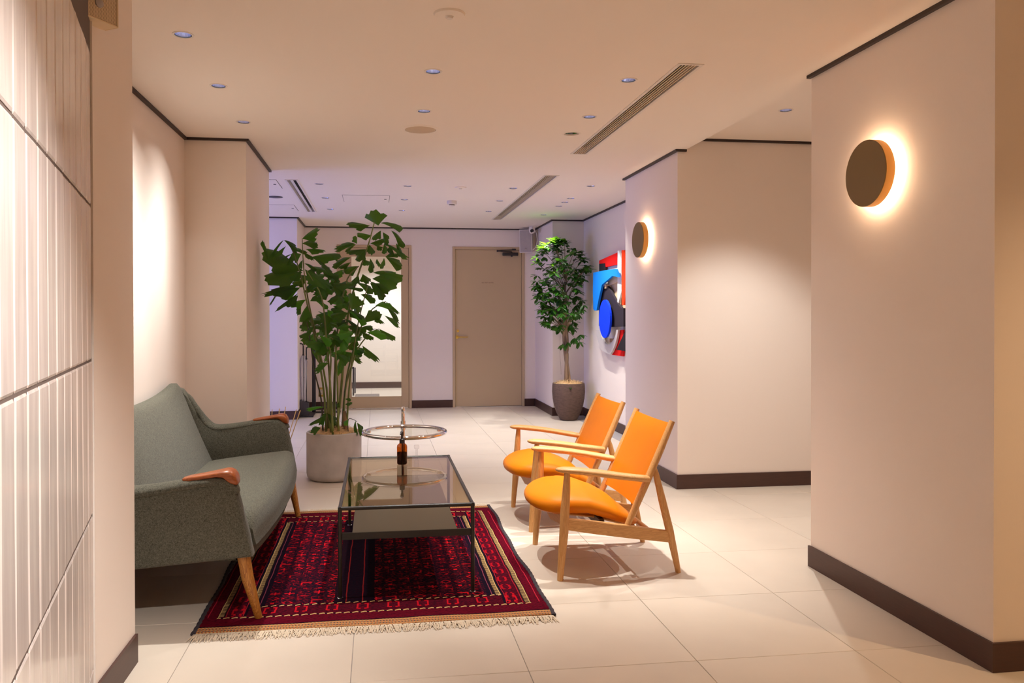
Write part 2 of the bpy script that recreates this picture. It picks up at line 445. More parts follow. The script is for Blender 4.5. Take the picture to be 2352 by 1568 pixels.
# baseboards
def board(name, segs, h=.10):
    g = G()
    for x0, x1, y0, y1 in segs: g.box(x0, x1, y0, y1, .0005, h)
    struct(name, g, M_BASE)
P_ = .010
board('baseboard_left', [(-.844, -.844 + P_, 2.30, 2.896)])
board('baseboard_left_alcove', [(-1.23, -1.23 + P_, 2.9, 5.31), (-1.23 + P_, -.845, 5.30, 5.31)])
board('baseboard_left_column', [(-.845, -.845 + P_, 5.30, 6.42)])
board('baseboard_left_bay', [(-4.2, -.925, 9.42, 9.43), (-.925, -.915, 9.42, BY - P_)])
board('baseboard_back', [(-.915, D1[0], BY - P_, BY), (D1[1], D2[0], BY - P_, BY), (D2[1], 2.085, BY - P_, BY)])
board('baseboard_right_corner', [(2.085, 2.095, 9.30, BY), (2.095, 2.48, 9.30, 9.31)])
board('baseboard_right_gallery', [(2.47, 2.48, 6.42, 9.31)])
board('baseboard_right_pier', [(2.062, 2.072, 5.252, 6.425), (2.072, 4.2, 5.252, 5.262)])
board('baseboard_right', [(2.060, 2.070, 2.405, 3.562), (2.070, 3.1, 2.405, 2.415)])
# cornice strips
def corn(name, segs, z=HC):
    g = G()
    for x0, x1, y0, y1 in segs: g.box(x0, x1, y0, y1, z - .015, z)
    struct(name, g, M_CORN)
K = .02
corn('trim_1', [(-1.23, -1.23 + K, 2.9, 5.31), (-1.23 + K, -.845 + K, 5.31 - K, 5.31), (-.845, -.845 + K, 5.31, 6.42)])
corn('trim_2', [(-4.2, -.925 + K, 9.43 - K, 9.43), (-.925, -.925 + K, 9.43, BY - K), (-.925, 2.095, BY - K, BY)])
corn('trim_3', [(2.095 - K, 2.095, 9.31 - K, BY - K), (2.095, 2.48, 9.31 - K, 9.31), (2.48 - K, 2.48, 6.425, 9.31 - K)])
corn('trim_4', [(2.072 - K, 2.072, 5.262 - K, 6.445), (2.072, 2.132, 5.262 - K, 5.262)])
corn('trim_5', [(2.07 - K, 2.07, 2.395, 3.562)])
corn('trim_6', [(2.13, 4.2, 5.262 - K, 5.262)], HR)

# ------------------------------------------------------------------ ceilings, cut for the recessed fittings
LIGHTS = [(-.783, 3.37), (-.783, 4.095), (-.783, 4.838), (.264, 3.725), (.264, 4.452), (1.222, 3.74), (1.222, 4.457),
          (-.498, 7.02), (-.498, 7.845), (-.498, 8.668), (.271, 7.04), (.271, 7.863), (.271, 8.68), (1.222, 7.043), (1.222, 7.836), (1.222, 8.637),
          (1.888, 6.84), (1.888, 7.576), (1.892, 7.846), (1.897, 8.134), (1.888, 8.861)]
VENTS = [(1.366, 1.488, 3.455, 5.495), (1.361, 1.487, 6.348, 9.37), (-.771, -.662, 6.825, 8.91)]
def cut_slab(name, boxes, holes, slots, z):
    g = G()
    for b_ in boxes: g.box(*b_)
    o = struct(name, g, M_CEIL)
    c = G()
    for (x, y, r) in holes: c.lathe([(r, z - .05), (r, z + .085)], 32, (x, y, 0))
    for (x0, x1, y0, y1) in slots: c.box(x0, x1, y0, y1, z - .05, z + .06)
    co = bpy.data.objects.new('cutter', c.mesh('cutter')); COL.objects.link(co)
    md = o.modifiers.new('cut', 'BOOLEAN'); md.operation = 'DIFFERENCE'; md.object = co; md.solver = 'EXACT'
    dg = bpy.context.evaluated_depsgraph_get()
    me = bpy.data.meshes.new_from_object(o.evaluated_get(dg)); o.modifiers.clear(); o.data = me
    if not me.materials: me.materials.append(M_CEIL)
    bpy.data.objects.remove(co)
    return o
RL = .0345
near = [(x, y, RL) for x, y, _ in NEAR_LAMPS] + [(.30, .90, RL)]
cut_slab('ceiling', [(FX0, 2.13, FY0, 10.6, HC, HC + .15)],
         [(x, y, RL) for x, y in LIGHTS] + [q for q in near if q[0] < 2.13] + [(1.222, 4.887, .046)], [(v[0] + .014, v[1] - .014, v[2] + .014, v[3] - .014) for v in VENTS], HC)
cut_slab('ceiling', [(2.13, FX1, FY0, 3.552, HC, HC + .15)], [q for q in near if q[0] > 2.13], [], HC)
struct('ceiling', G().box(2.13, 2.75, 5.30, 10.6, HC, HC + .15), M_CEIL)
cut_slab('ceiling', [(2.13, FX1, 3.552, 5.262, HR, HR + .15)], [(2.433, 4.457, RL)], [], HR)

# ------------------------------------------------------------------ recessed downlights
def make_downlight(x, y, z, label, group, energy, angle=SPOT_ANGLE, blend=SPOT_BLEND, col=DOWN_COL, prof_=PROFILE, tilt=(0, 0, 0), proto=[]):
    if proto:
        t_ = dup(proto[0], (x, y, z), 0, label); t_['group'] = group
    else:
        t_ = thing('downlight', label, 'ceiling light', (x, y, z), 0, group)
        part('trim_ring', G().lathe([(.0335, .0), (.0345, -.002), (.042, -.0025), (.0435, 0), (.0335, 0.0)], 32), M_WHITE, t_, 40)
        part('dark_edge', G().lathe([(.0335, .004), (.0325, -.001), (.0342, -.0015), (.0345, .004), (.0335, .004)], 32), M_SLOT, t_, 40)
        g = G(); n = 16
        prof = [(.0325, .002), (.029, .022), (.023, .045), (.014, .062)]
        for i in range(3):
            (r0, z0), (r1, z1) = prof[i], prof[i + 1]
            for k in range(n):
                a0, a1 = 2 * PI * (k + .5 * (i % 2)) / n, 2 * PI * (k + 1 + .5 * (i % 2)) / n
                g.add([(r0 * math.cos(a0), r0 * math.sin(a0), z0), (r0 * math.cos(a1), r0 * math.sin(a1), z0), (r1 * math.cos(a1), r1 * math.sin(a1), z1), (r1 * math.cos(a0), r1 * math.sin(a0), z1)], [(0, 1, 2, 3)])
        me = g.mesh('reflector', flip=False); obj('reflector', me, M_REFL, t_)
        part('lamp', G().lathe([(.0145, .06), (.0145, .0635), (.001, .0635)], 16), M_LAMP, t_)
        proto.append(t_)
    lamp('downlight_beam', 'SPOT', (x, y, z - .004), energy, col, spot_size=math.radians(angle), spot_blend=blend, shadow_soft_size=.016, profile=prof_, rot=tilt)
    return t_
where = {0: 'above the near end of the sofa', 1: 'above the middle of the sofa', 2: 'before the left column, third in the sofa row',
         3: 'over the rug, nearer of the middle pair', 4: 'just in front of the round ceiling speaker',
         5: 'beside the near end of the near linear vent', 6: 'halfway along the near linear vent'}
for i, (x, y) in enumerate(LIGHTS):
    if i < 7: lab, gr = 'small round recessed ceiling downlight ' + where[i], 'downlights over the seating'
    elif i < 16:
        row = ['beside the two-slot ceiling vent', 'beyond the middle access hatch line', 'left of the far linear vent'][(i - 7) // 3]
        lab, gr = 'small round rear downlight %s, %s of three' % (row, ['nearest', 'second', 'farthest'][(i - 7) % 3]), 'downlights of the rear hall'
    else:
        lab = ['single downlight by the gallery wall, in front of the trio', 'first of the trio of close-set gallery downlights', 'middle one of the trio of close-set gallery downlights',
               'farthest of the trio of close-set gallery downlights', 'downlight above the crown of the ficus tree'][i - 16]
        gr = 'gallery downlights'
    e = SPOT_W
    if i >= 7: e = SPOT_W * (.09 if i < 10 else .21) * (.6 if i % 3 == 1 else 1)
    if i >= 16: e = SPOT_W * .42
    if i == 20: e = SPOT_W * .9
    if i in (1, 2): e = SPOT_W * .85
    make_downlight(x, y, HC, lab, gr, e, SPOT_ANGLE if i < 7 else 104, SPOT_BLEND if i < 7 else .75, prof_=PROFILE if i < 7 or i == 20 else [(.58, 0), (.66, .4), (.76, .85), (.88, .8), (1, .55)], tilt=[(0, math.radians(3), 0), (0, math.radians(19), 0), (math.radians(-13), math.radians(17), 0)][i] if i < 3 else (0, 0, 0))
make_downlight(2.433, 4.457, HR, 'downlight in the higher ceiling of the right recess', 'recess downlight', SPOT_W * .85, 104, .5, prof_=[(.60, 0), (.68, .20), (.80, .55), (.90, .8), (.97, .92)])
for i_, (x, y, e) in enumerate(NEAR_LAMPS):
    make_downlight(x, y, HC, 'lobby downlight behind the photographer, ' + ['beside the near right wall', 'added for warm fill, in the middle', 'added for warm fill, far to the right', 'added for warm fill, far to the left'][i_], 'lobby downlights', e, 120 if i_ == 0 else 84, 1., WARM, None)
t_ = make_downlight(.30, .90, HC, 'adjustable downlight out of view, added to brighten the tiled wall', 'lobby downlights', 1)
lamp('tile_fill_beam', 'SPOT', (.30, .90, HC - .012), 260, (1, .95, .91), spot_size=math.radians(58), spot_blend=.9, shadow_soft_size=.018, rot=(Vector((-.98, .88, -1.9)).to_track_quat('-Z', 'Y').to_euler()))  # unseen spot, added to brighten the tiled wall
lamp('back_room_lamp', 'SPOT', (.1, 12.3, 2.40), 170, (.86, .92, 1.0), spot_size=math.radians(140), spot_blend=.6, shadow_soft_size=.06)

def disc_fit(name, label, cat, x, y, parts, z=HC):
    t_ = thing(name, label, cat, (x, y, z))
    for n_, prof, mt_ in parts: part(n_, G().lathe(prof, 40), mt_, t_, 35)
    return t_
disc_fit('ceiling_speaker', 'round beige ceiling speaker with a mesh disc behind the middle downlights', 'speaker', .267, 4.88,
         [('rim', [(.094, -.001), (.096, -.007), (.108, -.006), (.1155, 0), (.094, 0)], M_CEIL), ('mesh', [(.001, -.009), (.085, -.0085), (.0935, -.004), (.0935, 0)], paint('speaker_mesh', (.60, .47, .33), .7))])
disc_fit('ceiling_speaker', 'dark round ceiling speaker at the left edge of the rear ceiling', 'speaker', -.975, 7.845,
         [('rim', [(.066, -.001), (.067, -.004), (.0725, -.003), (.074, 0), (.066, 0)], M_ROOMDK), ('mesh', [(.001, -.005), (.06, -.005), (.0655, -.002), (.0655, 0)], M_ROOMDK)])
t_ = disc_fit('emergency_light', 'unlit round recessed fitting with a small lens beside the linear vent', 'ceiling light', 1.222, 4.887,
         [('rim', [(.0445, .002), (.046, -.003), (.059, -.002), (.0615, 0), (.0445, .002)], M_CEIL), ('lens', [(.001, .006), (.030, .008), (.0445, .016), (.0445, .02)], M_WHITE), ('reflector', [(.0445, .002), (.03, .03), (.012, .04)], M_CHROME)])
disc_fit('sprinkler_cover', 'flat white sprinkler cover near the top edge of the photo', 'sprinkler', .276, 3.008, [('plate', [(.001, -.010), (.058, -.008), (.061, 0)], M_CEIL), ('nozzle', [(.001, -.018), (.012, -.018), (.016, -.010)], M_WHITE)])
disc_fit('sprinkler_cover', 'flat white sprinkler cover on the rear ceiling above the smoke detector', 'sprinkler', .745, 7.054, [('plate', [(.001, -.010), (.050, -.008), (.053, 0)], M_CEIL), ('nozzle', [(.001, -.018), (.012, -.018), (.016, -.010)], M_WHITE)])
disc_fit('smoke_detector', 'white smoke detector with dark slots on the rear ceiling', 'smoke detector', .746, 7.9, [('body', [(.050, 0), (.050, -.028), (.044, -.036), (.03, -.038)], M_WHITE), ('sensor_slots', [(.029, -.036), (.028, -.046)], M_SLOT), ('cap', [(.030, -.045), (.027, -.051), (.001, -.052)], M_WHITE)])

def vent(v, label, nslat, slatw, z=HC):
    x0, x1, y0, y1 = v; t_ = thing('ceiling_vent', label, 'vent', ((x0 + x1) / 2, (y0 + y1) / 2, z), 0, 'linear ceiling vents')
    w, l = (x1 - x0) / 2, (y1 - y0) / 2; i = .016
    for q in ((-w, -w + i, -l, l), (w - i, w, -l, l), (-w + i, w - i, -l, -l + i), (-w + i, w - i, l - i, l)):
        part('frame_bar', G().box(*q, -.004, .004), M_WHITE, t_)
    part('duct_back', G().box(-w + .015, w - .015, -l + .015, l - .015, .045, .05), M_SLOT, t_)
    iw = 2 * (w - i)
    for k in range(nslat):
        c = -w + i + iw * (k + 1) / (nslat + 1)
        part('slat', G().box(c - slatw / 2, c + slatw / 2, -l + i, l - i, -.0015, .002), M_WHITE if nslat < 3 else M_CREAM, t_)
vent(VENTS[0], 'long linear air vent with thin slats over the chairs', 5, .0035)
vent(VENTS[1], 'long linear air vent with thin slats on the rear ceiling', 5, .0035)
vent(VENTS[2], 'linear air vent with two wide black slots on the rear ceiling', 1, .022)

def hatch(x0, x1, y0, y1, label):
    t_ = thing('access_hatch', label, 'hatch', ((x0 + x1) / 2, (y0 + y1) / 2, HC), 0, 'ceiling access hatches')
    w, l = (x1 - x0) / 2, (y1 - y0) / 2; e = .0035
    part('joint', G().box(-w, w, -l, -l + e, -.0012, 0).box(-w, w, l - e, l, -.0012, 0).box(-w, -w + e, -l + e, l - e, -.0012, 0).box(w - e, w, -l + e, l - e, -.0012, 0), M_SLOT, t_)
    part('panel', G().box(-w + e, w - e, -l + e, l - e, -.0022, 0), M_CEIL, t_)
    part('latch', G().lathe([(.001, -.005), (.012, -.005), (.013, -.002)], 16, (w - .04, 0, 0)), M_SLOT, t_)
hatch(-.329, .123, 7.625, 8.09, 'square ceiling access hatch between two rows of rear downlights')
hatch(-1.297, -.843, 6.845, 7.31, 'square ceiling access hatch at the left edge before the dark ceiling speaker')
hatch(-1.305, -.851, 8.39, 8.87, 'square ceiling access hatch at the left edge beyond the dark ceiling speaker')

# ------------------------------------------------------------------ glazed tile wall on the left
E0 = Vector((-.836, 2.475, 0)); th = math.radians(-12.96); DV = Vector((math.sin(th), math.cos(th), 0)); NV = Vector((math.cos(th), -math.sin(th), 0))
TM = Matrix(((DV.x, -NV.x, 0, E0.x), (DV.y, -NV.y, 0, E0.y), (0, 0, 1, 0), (0, 0, 0, 1)))   # local x along the wall, local y into it
g = G().box(-1.95, -.012, .0027, .16, -.003, HC + .02, TM)
tw = struct('wall_tiled', g, M_TGROUT)
def tile_mesh(seed, w, h):
    rr = random.Random(seed); nx, nz = 4, 8; gg = G(); vs = []; fs = []
    tw_ = rr.uniform(-1, 1) * .0006; bw = rr.uniform(-1, 1) * .0005; ed = [rr.uniform(-.0014, .0014) for _ in range(24)]
    for j in range(nz + 1):
        for i in range(nx + 1):
            u, v_ = (0, .05, .5, .95, 1)[i], (0, .012, .17, .34, .5, .67, .83, .988, 1)[j]
            edge = (.0020 if i in (0, nx) else 0) + (.0020 if j in (0, nz) else 0)
            xx = u * w + (ed[j] if i == 0 else ed[j + 9] if i == nx else 0)
            vs.append((xx, tw_ * (u - .5) * 2 * (v_ - .5) * 2 + bw * math.sin(v_ * PI) + rr.uniform(-.00015, .00015) + edge, v_ * h))
    for j in range(nz):
        for i in range(nx):
            a = j * (nx + 1) + i; fs.append((a, a + 1, a + nx + 2, a + nx + 1))
    k = len(vs); rim = [i for i in range(nx + 1)] + [j * (nx + 1) + nx for j in range(1, nz + 1)] + [nz * (nx + 1) + i for i in range(nx - 1, -1, -1)] + [j * (nx + 1) for j in range(nz - 1, 0, -1)]
    for q in rim: vs.append((vs[q][0], .0125, vs[q][2]))
    n = len(rim)
    for q in range(n): fs.append((rim[q], k + q, k + (q + 1) % n, rim[(q + 1) % n]))
    gg.add(vs, fs); me = gg.mesh('tile', 11); me.materials.append(M_GLAZE); return me
TH, TWD = .4535, .1108
full = [tile_mesh(s_, TWD - .005, TH - .007) for s_ in range(9)]
zj = [.1755 + TH * k for k in range(-1, 6)]
for k in range(len(zj)):
    z0 = zj[k]; z1 = min(z0 + TH, HC)
    if z0 < 0: me_row = [tile_mesh(20 + s_, TWD - .005, zj[1] - .006) for s_ in range(3)]; z0 = 0
    elif z1 - z0 < TH - .01: continue
    else: me_row = full
    for c in range(16):
        xx = -.022 - TWD * (c + 1) - .006 * (c > 0)
        o = obj('tile', R.choice(me_row), None, tw)
        o.matrix_local = TM @ Matrix.Translation((xx, R.uniform(-.0006, .0006), z0 + .0045)) @ Matrix.Rotation(R.uniform(-.0035, .0035), 4, 'Z')
tr = struct('trim_7', G().box(-.010, .004, -.003, .03, -.003, HC, TM), M_WALL)

# ------------------------------------------------------------------ doors
def door_frame(nm, d, depth=.07):
    x0, x1, z1 = d; f = .035
    g = G().rbox(x0, x0 + f, BY - .014, BY + depth, 0, z1, .002, 1).rbox(x1 - f, x1, BY - .014, BY + depth, 0, z1, .002, 1).rbox(x0 + f, x1 - f, BY - .014, BY + depth, z1 - f, z1, .002, 1)
    g.box(x0 + f, x0 + f + .012, BY + .03, BY + depth, 0, z1 - f).box(x1 - f - .012, x1 - f, BY + .03, BY + depth, 0, z1 - f).box(x0 + f, x1 - f, BY + .03, BY + depth, z1 - f - .012, z1 - f)
    return g
d1 = struct('door_1', door_frame('door_1', D1), M_DOOR)
x0, x1 = D1[0] + .037, D1[1] - .037; zt = D1[2] - .038
gx0, gx1, gz0, gz1 = -.335, .318, .152, 1.985
part('stile', G().rbox(x0, gx0, BY + .002, BY + .04, .008, zt, .002, 1), M_DOOR, d1)
part('stile', G().rbox(gx1, x1, BY + .002, BY + .04, .008, zt, .002, 1), M_DOOR, d1)
part('rail', G().rbox(gx0, gx1, BY + .002, BY + .04, .008, gz0, .002, 1), M_DOOR, d1)
part('rail', G().rbox(gx0, gx1, BY + .002, BY + .04, gz1, zt, .002, 1), M_DOOR, d1)
part('pane', G().box(gx0, gx1, BY + .018, BY + .024, gz0, gz1), M_GLASS, d1)
g = G()
for q in ((gx0, gx0 + .006, gz0, gz1), (gx1 - .006, gx1, gz0, gz1), (gx0, gx1, gz0, gz0 + .006), (gx0, gx1, gz1 - .006, gz1)):
    g.box(q[0], q[1], BY, BY + .017, q[2], q[3])
part('glazing_bead', g, M_DOOR, d1)
part('threshold', G().box(D1[0] + .035, D1[1] - .035, BY, BY + .06, 0, .005), M_CHROME, d1)
d2 = struct('door_2', door_frame('door_2', D2), M_DOOR)
x0, x1, zt = D2[0] + .037, D2[1] - .037, D2[2] - .038
part('leaf', G().rbox(x0, x1, BY + .004, BY + .044, .008, zt, .002, 1), M_DOOR, d2)
part('threshold', G().box(D2[0] + .035, D2[1] - .035, BY, BY + .06, 0, .005), M_CHROME, d2)
fy = BY + .004
RX = Matrix.Rotation(PI / 2, 4, 'X')
def on_door(x, z): return Matrix.Translation((x, fy, z)) @ RX
h = part('lever_handle', G().lathe([(.022, 0), (.022, .006), (.018, .008), (.009, .009), (.009, .038)], 24, mx=on_door(1.046, .926)).tube([(1.046, fy - .038, .926), (1.09, fy - .042, .928), (1.14, fy - .042, .926), (1.185, fy - .040, .928)], [(.009, .008), (.009, .007), (.008, .006), (.0085, .006)]), M_BRASS, d2, 40)
k_ = part('lock_cylinder', G().lathe([(.018, 0), (.018, .006), (.014, .009), (.010, .009), (.009, .006)], 24, mx=on_door(1.055, 1.008)), M_BRASS, d2, 40)
part('keyhole', G().box(1.053, 1.057, fy - .0100, fy - .0055, 1.003, 1.013), M_SLOT, k_)
cl = part('door_closer', G().rbox(1.652, 1.86, fy - .045, fy, 2.005, 2.045, .004, 1).lathe([(.012, -.058), (.012, .0)], 16, (1.775, fy - .022, 2.05)), M_BLACK, d2)
part('closer_arm', G().tube([(1.775, fy - .022, 2.058), (1.58, fy - .05, 2.062)], .006, 8).tube([(1.58, fy - .05, 2.066), (1.81, fy - .02, 2.088)], .005, 8).lathe([(.012, -.012), (.012, .012)], 14, (1.58, fy - .05, 2.064)).box(1.78, 1.83, fy - .028, fy, 2.078, 2.096), M_BLACK, cl)
cu = bpy.data.curves.new('lettering', 'FONT'); cu.body = 'DO NOT ENTER'; cu.size = .0295; cu.extrude = .0004; cu.align_x = 'CENTER'; cu.align_y = 'CENTER'; cu.space_character = 1.12
tmp = bpy.data.objects.new('lettering', cu); COL.objects.link(tmp)
me = bpy.data.meshes.new_from_object(tmp.evaluated_get(bpy.context.evaluated_depsgraph_get())); bpy.data.objects.remove(tmp)
me.name = 'lettering'; me.materials.clear(); me.materials.append(paint('door_print', (.10, .045, .02), .6))
sx = .157 / max(1e-4, max(v.co.x for v in me.vertices) - min(v.co.x for v in me.vertices))
o = obj('lettering', me, None, d2, (1.4535, fy - .0006, 1.645), (PI / 2, 0, 0)); o.scale = (sx, sx, 1)
# wall socket on a brass plate
t_ = thing('wall_socket', 'ivory power socket on a brass plate low on the back wall behind the palm', 'socket', (-.722, BY, .205))
c = atY(738, 900, BY); t_.location = (c.x, BY, c.z)
part('plate', G().rbox(-.034, .034, -.006, 0, -.06, .06, .003, 2), M_BRASS, t_, 30)
s_ = part('socket', G().rbox(-.017, .017, -.010, -.004, -.034, .034, .003, 2), M_OUTLET, t_, 30)
part('slots', G().box(-.008, -.005, -.0105, -.009, .012, .024).box(.005, .008, -.0105, -.009, .012, .024).box(-.008, -.005, -.0105, -.009, -.024, -.012).box(.005, .008, -.0105, -.009, -.024, -.012), M_SLOT, s_)
part('screw', G().lathe([(.004, 0), (.003, .002), (.0005, .002)], 12, mx=Matrix.Translation((0, -.006, .05)) @ RX), M_BRASS, t_)
part('screw', G().lathe([(.004, 0), (.003, .002), (.0005, .002)], 12, mx=Matrix.Translation((0, -.006, -.05)) @ RX), M_BRASS, t_)

# ------------------------------------------------------------------ wall sconces
def sconce(px, py, X, rad, label, energy):
    c = atX(px, py, X)
    t_ = thing('wall_sconce', label, 'wall lamp', c, 0, 'round wall sconces')
    rot = Matrix.Rotation(-PI / 2, 4, 'Y')     # local z -> -x
    part('wall_mount', G().lathe([(rad * .55, 0), (rad * .55, .026)], 40, mx=rot), M_WHITE, t_, 40)
    part('led_strip', G().lathe([(rad * .72, .020), (rad * .80, .020), (rad * .80, .0245), (rad * .72, .0245), (rad * .72, .020)], 48, mx=rot), M_LED, t_, 40)
    part('rim', G().lathe([(rad * .55, .026), (rad * .97, .026), (rad, .03), (rad, .066)], 64, mx=rot), M_SCONCE_RIM, t_, 40)
    part('face', G().lathe([(rad, .066), (rad * .99, .069), (.001, .069)], 64, mx=rot), M_SCONCE, t_, 30)
    return t_
sconce(2022, 399, 2.070, .137, 'round bronze wall sconce glowing on the near right wall', 10)
sconce(1484, 551, 2.072, .137, 'round bronze wall sconce glowing on the far pier', 10)

# ------------------------------------------------------------------ relief sculpture on the gallery wall
SX = 2.48
sc = thing('wall_sculpture', 'painted relief of red, blue, black and white shapes on the gallery wall', 'sculpture', (SX, 8.0, 1.3))
def relief(name, pts, d, th_, col, label=None):
    front = [atX(1320 + x / 5.226, 560 + y / 5.226, SX - d) - sc.location for x, y in pts]
    th_ *= .48
    back = [p + Vector((th_, 0, 0)) for p in front]
    gap = d - th_
    if gap > .006:
        c = sum(front, Vector()) / len(front); c.x = 0
        part('spacer', G().box(-gap, -.0, c.y - .02, c.y + .02, c.z - .02, c.z + .02), PAINTS['ply'], sc)
    part(name, G().prism(front, back), PAINTS[col], sc, label=label)
relief('panel', [(398, 440), (700, 440), (700, 940), (398, 940)], .03, .03, 'ply', 'pale plywood backing panel')
relief('panel', [(385, 440), (412, 405), (455, 380), (530, 398), (530, 452), (415, 500)], .048, .03, 'ply', 'pale plywood wedge')
relief('panel', [(293, 200), (510, 103), (512, 247), (362, 280), (345, 335), (293, 335)], .055, .04, 'red', 'red slanting panel')
relief('panel', [(293, 238), (358, 232), (370, 330), (293, 345)], .062, .03, 'charcoal', 'charcoal block')
relief('panel', [(360, 275), (515, 245), (515, 310), (372, 320)], .03, .03, 'white', 'white slip')
relief('panel', [(515, 80), (530, 80), (560, 190), (560, 570), (522, 715), (512, 700)], .065, .04, 'white', 'tall white strip')
relief('panel', [(563, 75), (595, 75), (625, 180), (690, 300), (690, 460), (625, 510), (590, 735), (565, 735)], .085, .055, 'orange', 'tall orange red blade')
relief('panel', [(290, 690), (330, 520), (375, 495), (405, 520), (460, 620), (515, 720), (560, 770), (585, 770), (585, 990), (445, 995), (290, 985)], .075, .05, 'plum', 'large charcoal shape')
relief('panel', [(222, 345), (350, 318), (475, 300), (492, 303), (525, 400), (450, 383), (385, 440), (325, 490), (290, 650), (262, 798), (238, 800), (222, 780), (218, 560)], .115, .05, 'sky', 'sky blue hooked shape')
relief('disc', [(357 + 66 * math.cos(a), 899 + 229 * math.sin(a)) for a in [2 * PI * k / 40 for k in range(40)]], .125, .045, 'royal', 'royal blue disc')
outer = [(253, 1030), (262, 1100), (285, 1190), (305, 1255), (330, 1285), (425, 1325), (450, 1290), (485, 1210), (508, 1120), (520, 1032)]
inner = [(498, 1032), (490, 1090), (470, 1140), (440, 1185), (410, 1205), (385, 1207), (360, 1190), (335, 1140), (315, 1085), (302, 1030)]
relief('panel', outer + inner, .07, .045, 'grey', 'pale grey arch')
relief('panel', [(522, 1035), (583, 1030), (583, 1350), (445, 1330), (490, 1230)], .04, .03, 'red', 'red lower panel')
relief('panel', [(625, 1000), (700, 880), (700, 1300), (625, 1290), (500, 1270)], .08, .05, 'charcoal', 'charcoal wedge')
relief('panel', [(585, 940), (700, 940), (700, 1000), (585, 1030)], .04, .03, 'dim', 'dark slip')

# ------------------------------------------------------------------ rug
RX0, RX1, RY0, RY1 = -.692, .692, 3.10, 4.955
RC = ((RX0 + RX1) / 2, (RY0 + RY1) / 2)
rug = thing('rug', 'dark red patterned wool rug with cream fringe under the coffee table', 'rug', (RC[0], RC[1], 0))
mt, t, b = nt('rug_pile'); M_RUG = mt
def MA(op, a, b_=None, c=None):
    n = ND(t, 'ShaderNodeMath', operation=op)
    for i, q in enumerate((a, b_, c)):
        if q is None: continue
        if isinstance(q, (int, float)): n.inputs[i].default_value = q
        else: L(t, q, n.inputs[i])
    return n.outputs[0]
def MIX(f, a, b_):
    n = ND(t, 'ShaderNodeMix', data_type='RGBA')
    if isinstance(f, (int, float)): n.inputs[0].default_value = f
    else: L(t, f, n.inputs[0])
    for i, q in ((6, a), (7, b_)):
        if isinstance(q, tuple): n.inputs[i].default_value = c4(q)
        else: L(t, q, n.inputs[i])
    return n.outputs[2]
tc = ND(t, 'ShaderNodeTexCoord'); sp = ND(t, 'ShaderNodeSeparateXYZ')
nw = ND(t, 'ShaderNodeTexNoise', in_Scale=7., in_Detail=2.)
L(t, tc.outputs['Object'], nw.inputs['Vector'])
wob = MA('MULTIPLY', MA('SUBTRACT', nw.outputs[0], .5), .012)
L(t, tc.outputs['Object'], sp.inputs[0])
X_, Y_ = MA('ADD', sp.outputs[0], wob), MA('ADD', sp.outputs[1], wob)
hw, hl = (RX1 - RX0) / 2, (RY1 - RY0) / 2
ex = MA('SUBTRACT', hw, MA('ABSOLUTE', X_))            # distance from the long edges
ey = MA('SUBTRACT', hl, MA('ABSOLUTE', Y_))            # distance from the fringed ends
def band(v, a, b_): return MA('MULTIPLY', MA('GREATER_THAN', v, a), MA('LESS_THAN', v, b_))
def grid(u, period, lo, hi):
    f = MA('FRACT', MA('ADD', MA('DIVIDE', u, period), 50.)); return band(f, lo, hi)
RED, WINE, NAVY, BRIGHT, CREAM, ORG = (.085, .001, .008), (.026, .0008, .005), (.006, .002, .007), (.50, .005, .012), (.42, .27, .11), (.34, .105, .04)
n2 = ND(t, 'ShaderNodeTexNoise', in_Scale=1., in_Detail=3.)
mp = ND(t, 'ShaderNodeMapping'); mp.inputs['Scale'].default_value = (70, 150, 1); L(t, tc.outputs['Object'], mp.inputs['Vector']); L(t, mp.outputs[0], n2.inputs['Vector'])
n1 = ND(t, 'ShaderNodeTexNoise', in_Scale=16., in_Detail=2.); L(t, tc.outputs['Object'], n1.inputs['Vector'])
def motif(pu, pv, seed):
    """knotted figures: one drawn sign per cell of a grid, chosen at random"""
    U, V = MA('DIVIDE', MA('ABSOLUTE', MA('ADD', X_, .10)), pu), MA('ADD', MA('DIVIDE', Y_, pv), 40.)
    cm = ND(t, 'ShaderNodeCombineXYZ'); L(t, MA('FLOOR', U), cm.inputs[0]); L(t, MA('FLOOR', V), cm.inputs[1]); cm.inputs[2].default_value = seed
    wn = ND(t, 'ShaderNodeTexWhiteNoise'); L(t, cm.outputs[0], wn.inputs[0]); r_ = wn.outputs[0]
    u, v = MA('SUBTRACT', MA('FRACT', U), .5), MA('SUBTRACT', MA('FRACT', V), .5)
    au, av = MA('ABSOLUTE', u), MA('ABSOLUTE', v)
    ring = MA('SUBTRACT', MA('MULTIPLY', MA('LESS_THAN', au, .40), MA('LESS_THAN', av, .40)), MA('MULTIPLY', MA('LESS_THAN', au, .29), MA('LESS_THAN', av, .27)))
    ring = MA('MULTIPLY', ring, MA('GREATER_THAN', MA('ADD', u, MA('MULTIPLY', v, .6)), -.16))
    bar = MA('MAXIMUM', MA('MULTIPLY', band(v, -.07, .07), MA('LESS_THAN', au, .36)), MA('MULTIPLY', band(u, -.06, .06), MA('LESS_THAN', av, .34)))
    dia = MA('MULTIPLY', MA('LESS_THAN', MA('ABSOLUTE', MA('SUBTRACT', MA('ADD', au, av), .36)), .055), MA('LESS_THAN', au, .40))
    dot = MA('MULTIPLY', MA('LESS_THAN', au, .13), MA('LESS_THAN', av, .15))
    k = MA('MULTIPLY', ring, band(r_, .0, .20))
    for sh, a_, b_ in ((bar, .20, .36), (dia, .36, .60), (dot, .60, .82)): k = MA('MAXIMUM', k, MA('MULTIPLY', sh, band(r_, a_, b_)))
    return k
